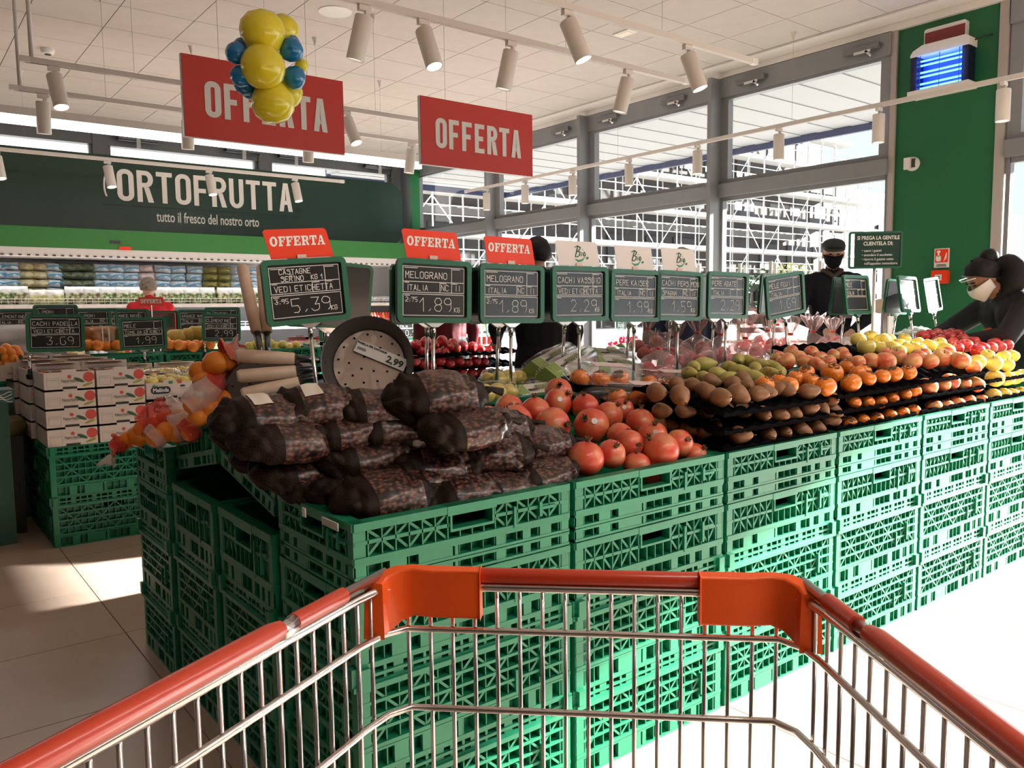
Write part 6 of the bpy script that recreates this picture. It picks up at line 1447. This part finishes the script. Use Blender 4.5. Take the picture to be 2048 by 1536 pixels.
# glove and bag dispenser beside the man
q = at(1770, 622, Y=3.35); t = thing('bag_dispenser', 'stand with a roll of bags and blue tray between man and green column', 'dispenser', (q.x, q.y, 0))
MB().tube([(0, 0, 0), (0, 0, q.z)], .014, 10).build('pole', STEEL, t, True); MB().tube([(.07, 0, 0), (.07, 0, q.z)], .014, 10).build('pole', STEEL, t, True)
MB().lathe([(.022, -.09), (.06, -.09), (.06, .09), (.022, .09)], 24, Matrix.Translation((0, 0, q.z+.04)) @ Matrix.Rotation(R(60), 4, 'Z') @ Matrix.Rotation(R(90), 4, 'Y')).build('bag_roll', mat('roll_tan', (.72, .56, .46), .6), t, 40)
MB().box((.02, 0, q.z-.30), (.34, .22, .12)).build('blue_tray', mat('tray_blue', (.03, .09, .32), .4), t); MB().box((-.10, -.1, q.z-.12), (.09, .01, .16)).build('glove_box', WHITEP, t)
MB().box2((-.16, -.12, 0), (.2, .12, .02)).build('foot', STEEL, t)

# ================================================================== PEOPLE
def bodymesh(caps, mats, vox=.011):
    """one continuous surface over tapered limbs; caps: (p, q, r0, r1, material index)"""
    mb = MB()
    for p, q, r0, r1, m_ in caps:
        p, q = Vector(p), Vector(q); L = (q-p).length
        mb.ball(p, r0, 12, 8)
        if L > 1e-4: mb.tube([p, q], [r0, r1], 12); mb.ball(q, r1, 12, 8)
    me = mb.mesh('body', mats); o = bpy.data.objects.new('tmp', me); COL.objects.link(o)
    md = o.modifiers.new('r', 'REMESH'); md.mode = 'VOXEL'; md.voxel_size = vox
    sm = o.modifiers.new('s', 'SMOOTH'); sm.factor = .5; sm.iterations = 4
    dg = bpy.context.evaluated_depsgraph_get(); ev = o.evaluated_get(dg); out = bpy.data.meshes.new_from_object(ev); bpy.data.objects.remove(o)
    out.materials.clear()
    for m_ in mats: out.materials.append(m_)
    n = len(out.polygons); C_ = np.zeros(n*3); out.polygons.foreach_get('center', C_); C_ = C_.reshape(n, 3); best = np.full(n, 9.); idx = np.zeros(n, int)
    for p, q, r0, r1, m_ in caps:
        p, q = np.array(p), np.array(q); d = q-p; L2 = max(d@d, 1e-9); u = np.clip((C_-p)@d/L2, 0, 1); dist = np.linalg.norm(C_-p-u[:, None]*d, axis=1)-(r0+(r1-r0)*u)
        k = dist < best; best[k] = dist[k]; idx[k] = m_
    out.polygons.foreach_set('material_index', idx); out.polygons.foreach_set('use_smooth', [True]*n); out.name = 'body'; return out
def person(label, loc, rz, H, top, low, lean=0., hpitch=0., hyaw=0., arms=None, fat=1.0, hair=None, hair_long=0., cap=None, mask=None, vox=.012, skin=None, shoe=BLACKP):
    """faces local -y; arms: {side: (elbow, wrist, palm direction)} in local metres"""
    skin = skin or SKIN; s = H/1.75; t = thing('person', label, 'person', loc, (0, 0, rz))
    V = Vector; RX = lambda a: Matrix.Rotation(a, 3, 'X'); hipz = .92*s
    def up_(x, y, z): v = RX(lean) @ V((x*s, y*s, z*s-hipz)); return v+V((0, 0, hipz))
    caps = []
    for sx in (-1, 1):
        hip = V((sx*.09*s*fat, 0, .88*s)); knee = V((sx*.10*s, -.03, .49*s)); ank = V((sx*.10*s, .01, .09*s))
        caps += [(hip, knee, .088*s*fat, .06*s, 1), (knee, ank, .058*s, .045*s, 1), (ank-V((0, -.03, .03)), ank+V((0, -.15, -.055)), .042*s, .036*s, 3)]
    caps += [((-.05*s, 0, .93*s), (.05*s, 0, .93*s), .125*s*fat, .125*s*fat, 1)]
    caps += [(up_(0, 0, 1.0), up_(0, .0, 1.16), .13*fat*s, .135*fat*s, 0), (up_(-.05, 0, 1.05), up_(-.085, -.0, 1.33), .115*s*fat, .105*s*fat, 0), (up_(.05, 0, 1.05), up_(.085, 0, 1.33), .115*s*fat, .105*s*fat, 0), (up_(-.13, .01, 1.40), up_(.13, .01, 1.40), .07*s*fat, .07*s*fat, 0), (up_(0, .01, 1.43), up_(0, .0, 1.50), .075*s, .062*s, 0)]
    neck = up_(0, 0, 1.47); hd = up_(0, -.02, 1.625); Mh = Matrix.Rotation(lean*.3+hpitch, 3, 'X'); Mz = Matrix.Rotation(hyaw, 3, 'Z')
    hd = neck+(Mz @ Mh @ V((0, -.02, .155)))*s
    h = lambda x, y, z: hd+Mz @ Mh @ V((x*s, y*s, z*s))
    caps += [(neck, h(0, .01, -.09), .055*s, .055*s, 2), (h(0, .015, .03), h(0, -.005, .035), .086*s, .078*s, 2), (h(0, -.03, -.03), h(0, -.045, -.075), .062*s, .040*s, 2), (h(0, -.085, .0), h(0, -.100, -.026), .010*s, .014*s, 2), (h(-.03, -.078, .028), h(.03, -.078, .028), .014*s, .014*s, 2),
             (h(-.082, .01, .015), h(-.084, .012, -.025), .016*s, .011*s, 2), (h(.082, .01, .015), h(.084, .012, -.025), .016*s, .011*s, 2), (h(-.02, -.082, -.062), h(.02, -.082, -.062), .009*s, .009*s, 2)]
    arms = arms or {}
    for sx in (-1, 1):
        sh = up_(sx*.185*fat**.5, .01, 1.39)
        el, wr_ = arms.get(sx, (sh+V((sx*.05, .03, -.29*s)), sh+V((sx*.06, -.06, -.55*s))))
        el, wr_ = V(el), V(wr_); d = (wr_-el).normalized()
        caps += [(sh, el, .066*s*fat, .052*s*fat, 0), (el, wr_-d*.02, .052*s*fat, .038*s, 0), (wr_-d*.03, wr_+d*.02, .028*s, .028*s, 2)]
        sd = d.cross(V((0, 0, 1))); sd = sd.normalized() if sd.length > .1 else V((1, 0, 0)); nn = sd.cross(d)
        pa = wr_+d*.05*s; caps += [(wr_+d*.02, pa+sd*.022, .024*s, .02*s, 2), (wr_+d*.02, pa-sd*.022, .024*s, .02*s, 2)]
        for f in range(4):
            b = pa+sd*(.030-.02*f)*s+d*.015; l = (.036, .042, .04, .03)[f]*s; m1 = b+(d*.9-nn*.35)*l; m2 = m1+(d*.45-nn*.9)*l*.8
            caps += [(b, m1, .0105*s, .0095*s, 2), (m1, m2, .0095*s, .008*s, 2)]
        th0 = wr_+d*.025+sd*.03*s*-sx; caps += [(th0, th0+(d*.6-sd*sx*.5-nn*.4)*.05*s, .013*s, .0105*s, 2)]
    me = bodymesh(caps, [top, low, skin, shoe], vox); inst('body', me, t)
    Rh = (Mz @ Mh).to_4x4(); Th = Matrix.Translation(hd) @ Rh
    for sx in (-1, 1):
        MB().ball((sx*.032*s, -.083*s, .012*s), (.013*s, .006*s, .006*s), 8, 6, Th).build('eye', mat('eye_dark', (.03, .02, .018), .2), t, True)
        MB().tube([Th @ Vector((sx*.015*s, -.092*s, .034*s)), Th @ Vector((sx*.035*s, -.092*s, .038*s)), Th @ Vector((sx*.052*s, -.080*s, .032*s))], .0045*s, 6).build('eyebrow', hair or mat('brow_grey', (.12, .10, .09), .8), t, True)
    if hair:
        mb = MB(); n, m_ = 22, 12; vs = []
        for i in range(m_+1):
            a = math.pi*(.03+.97*i/m_)
            for k in range(n):
                b = 2*math.pi*k/n; x, y, z = math.sin(a)*math.cos(b), math.sin(a)*math.sin(b), math.cos(a)
                front = max(0, -y); zz = max(z, -.15-.75*hair_long-.45*max(0, y)+1.05*front) ; f = 1+.10*MN.noise((x*5, y*5, z*5))
                rr = .098 if z > -.3 else .092; vs.append((x*rr*f*s, (y*.108*f+.012)*s, (zz*.112*f+.03)*s))
        mb.add(vs, [(i*n+k, i*n+(k+1) % n, (i+1)*n+(k+1) % n, (i+1)*n+k) for i in range(m_) for k in range(n)], Th); mb.build('hair', hair, t, True)
    if cap:
        MB().lathe([(.097*s, .056*s), (.098*s, .08*s), (.09*s, .108*s), (.066*s, .128*s), (.035*s, .139*s), (0, .142*s)], 24, Th @ Matrix.Translation((0, .012*s, 0)) @ Matrix.Scale(1.08, 4, (0, 1, 0))).build('cap_crown', cap, t, True)
        MB().prism([(.085*s*math.cos(R(a)), (-.085-.075*abs(math.sin(R(a)))**.8)*s) for a in range(180, 361, 15)]+[(.07*s, -.06*s), (-.07*s, -.06*s)], .006*s, Th @ Matrix.Translation((0, -.008*s, .070*s)) @ Matrix.Rotation(R(12), 4, 'X')).build('cap_peak', cap, t)
    if mask:
        n, q = 14, 8; vs = []
        for j in range(q+1):
            v = j/q
            for i in range(n+1):
                a = R(-88+176*i/n); w_ = .082-.018*v; pr_ = .112+.020*math.sin(math.pi*min(1, v+.15))
                vs.append((w_*math.sin(a)*s, (-pr_*math.cos(a)*(1-.22*v*v)+.004)*s, (-.006-.112*v-.02*abs(math.sin(a))*(1-v)*-.6+.05*(abs(math.sin(a))**2)*v)*s))
        mb = MB().add(vs, [(j*(n+1)+i, j*(n+1)+i+1, (j+1)*(n+1)+i+1, (j+1)*(n+1)+i) for j in range(q) for i in range(n)], Th); ob = mb.build('face_mask', mask, t, True); ob.modifiers.new('s', 'SOLIDIFY').thickness = .003
        for sx in (-1, 1): MB().tube([Th @ Vector((sx*.08*s, 0, -.01*s)), Th @ Vector((sx*.094*s, .02*s, .005*s))], .0022*s, 5).build('mask_strap', mask, t)
    return t, Th, h
NAVY = mat('jacket_black', (.012, .013, .02), .8, bump=.2, bscale=30, spec=.15); TROU = mat('trousers_dark', (.02, .02, .025), .8, spec=.15); MASKB = mat('mask_black', (.008, .008, .009), .9, spec=.1); MASKW = mat('mask_white', (.78, .77, .76), .8); CAPB = mat('cap_black', (.015, .022, .02), .7)
HGREY = mat('hair_grey', (.20, .17, .14), .8, var=.4, vscale=40); HBLK = mat('hair_black', (.008, .007, .009), .5, bump=.4, bscale=60, spec=.25); HSHORT = mat('hair_short_grey', (.28, .26, .25), .8, var=.3, vscale=50)
fm_ = at(1664, 520, Y=4.0); 
MAN, Th, hh = person('man in a black cap, black mask and dark zipped jacket behind the display', (fm_.x, 4.0, 0), R(-50), 1.775, NAVY, TROU, R(4), R(6), R(-4), {-1: ((-.30, -.10, 1.10), (-.10, -.34, .98)), 1: ((.30, -.06, 1.08), (.12, -.33, .97))}, 1.12, None, cap=CAPB, mask=MASKB, vox=.0085)
MB().tube([(0, -.128, 1.36), (.005, -.150, 1.25), (.006, -.158, 1.12), (.006, -.155, 1.0)], .004, 6).build('zip', mat('zip_grey', (.2, .2, .22), .4, .5), MAN, True)
MB().tube([(-.078, -.02, 1.505), (-.062, -.085, 1.50), (0.0, -.12, 1.45), (.062, -.085, 1.50), (.078, -.02, 1.505), (.05, .06, 1.52), (-.05, .06, 1.52)], .024, 8, closed=True).build('collar', mat('collar_brown', (.05, .03, .028), .7), MAN, True)
MB().box((.125, -.135, 1.10), (.055, .012, .035)).build('chest_patch', mat('patch_grey', (.22, .17, .17), .6), MAN)
fw = at(1985, 540, Y=2.0)
WOM, Tw, hw_ = person('woman with pinned black hair and white mask bending over the red apples', (fw.x+.19, 1.80, 0), R(-128), 1.56, mat('coat_charcoal', (.022, .021, .026), .6, spec=.15, bump=.35, bscale=14), TROU, R(30), R(30), R(0), {-1: ((-.26, -.38, 1.05), (-.12, -.60, 1.0)), 1: ((.26, -.36, 1.02), (.14, -.58, .99))}, 1.28, HBLK, .25, mask=MASKW, vox=.0085, skin=mat('skin_deep', (.30, .15, .10), .5))
MB().ball((0, .095, .08), (.052, .055, .05), 14, 9, Tw).build('hair_bun', HBLK, WOM, True)
MB().tube([Tw @ Vector((-.095, -.03, .02)), Tw @ Vector((-.10, .03, .055)), Tw @ Vector((-.07, .10, .075))], .003, 5).tube([Tw @ Vector((-.092, -.04, -.03)), Tw @ Vector((-.102, -.02, .03)), Tw @ Vector((-.085, -.075, .055)), Tw @ Vector((0, -.108, .066)), Tw @ Vector((.08, -.07, .06))], .003, 5).build('mask_elastic', LETW, WOM, True)
HOOD = MB().lathe([(.10, -.02), (.14, .02), (.13, .08), (.09, .10)], 16, fn=lambda p_, a: Vector((p_.x*1.2, p_.y, p_.z*(1+.4*math.sin(a))))); 
o = HOOD.build('hood', mat('coat_charcoal', (0, 0, 0)), WOM, True); o.location = hw_(0, .13, -.14); o.rotation_euler = (R(60), 0, 0)
t = thing('orange_tool', 'orange handled tool resting on the apples in front of the woman', 'tool', at(1962, 667, Y=1.98), (0, R(-10), R(-10)))
MB().prism([(-.03, -.008), (.05, -.014), (.09, -.004), (.09, .012), (.04, .016), (-.03, .008)], .012, Matrix.Rotation(R(60), 4, 'X')).build('handle', ORMAT if 'ORMAT' in globals() else mat('tool_orange', (.85, .10, .02), .35), t); MB().bar((-.12, 0, .0), (-.03, 0, .006), .012, .004).build('blade', STEEL, t)
fb = at(1368, 530, Y=3.62)
person('balding man in a navy coat seen from behind beyond the Bio boards', (fb.x, 3.62, 0), R(150), 1.60, mat('coat_navy', (.015, .02, .04), .7, spec=.15), TROU, R(6), R(10), R(-20), None, 1.15, HSHORT, -.55)
fk = at(1084, 520, Y=4.1)
person('person in a long black coat with their back half hidden by boards', (fk.x, 4.1, 0), R(170), 1.665, mat('coat_black', (.006, .006, .008), .75, spec=.15), mat('skirt_black', (.006, .006, .008), .75, spec=.15), R(3), R(8), R(0), {1: ((.28, -.12, 1.08), (.16, -.36, .98))}, 1.22, HBLK, .3)
fr_ = at(893, 600, Y=5.7)
person('person in a dark red jacket behind the nearest melograno board', (fr_.x, 5.7, 0), R(165), 1.66, mat('jacket_maroon', (.10, .012, .018), .5, spec=.15, bump=.4, bscale=12), TROU, R(5), R(5), R(0), None, 1.15, HBLK, .2)
fg = at(302, 590, Y=9.2)
person('grey haired shop worker in a red jacket reaching into the chilled case', (fg.x, 9.2, 0), R(176), 1.58, mat('jacket_red', (.50, .02, .03), .6, spec=.15, bump=.2), TROU, R(10), R(8), R(0), {-1: ((-.26, -.25, 1.02), (-.22, -.5, 1.1))}, 1.1, HGREY, .25)
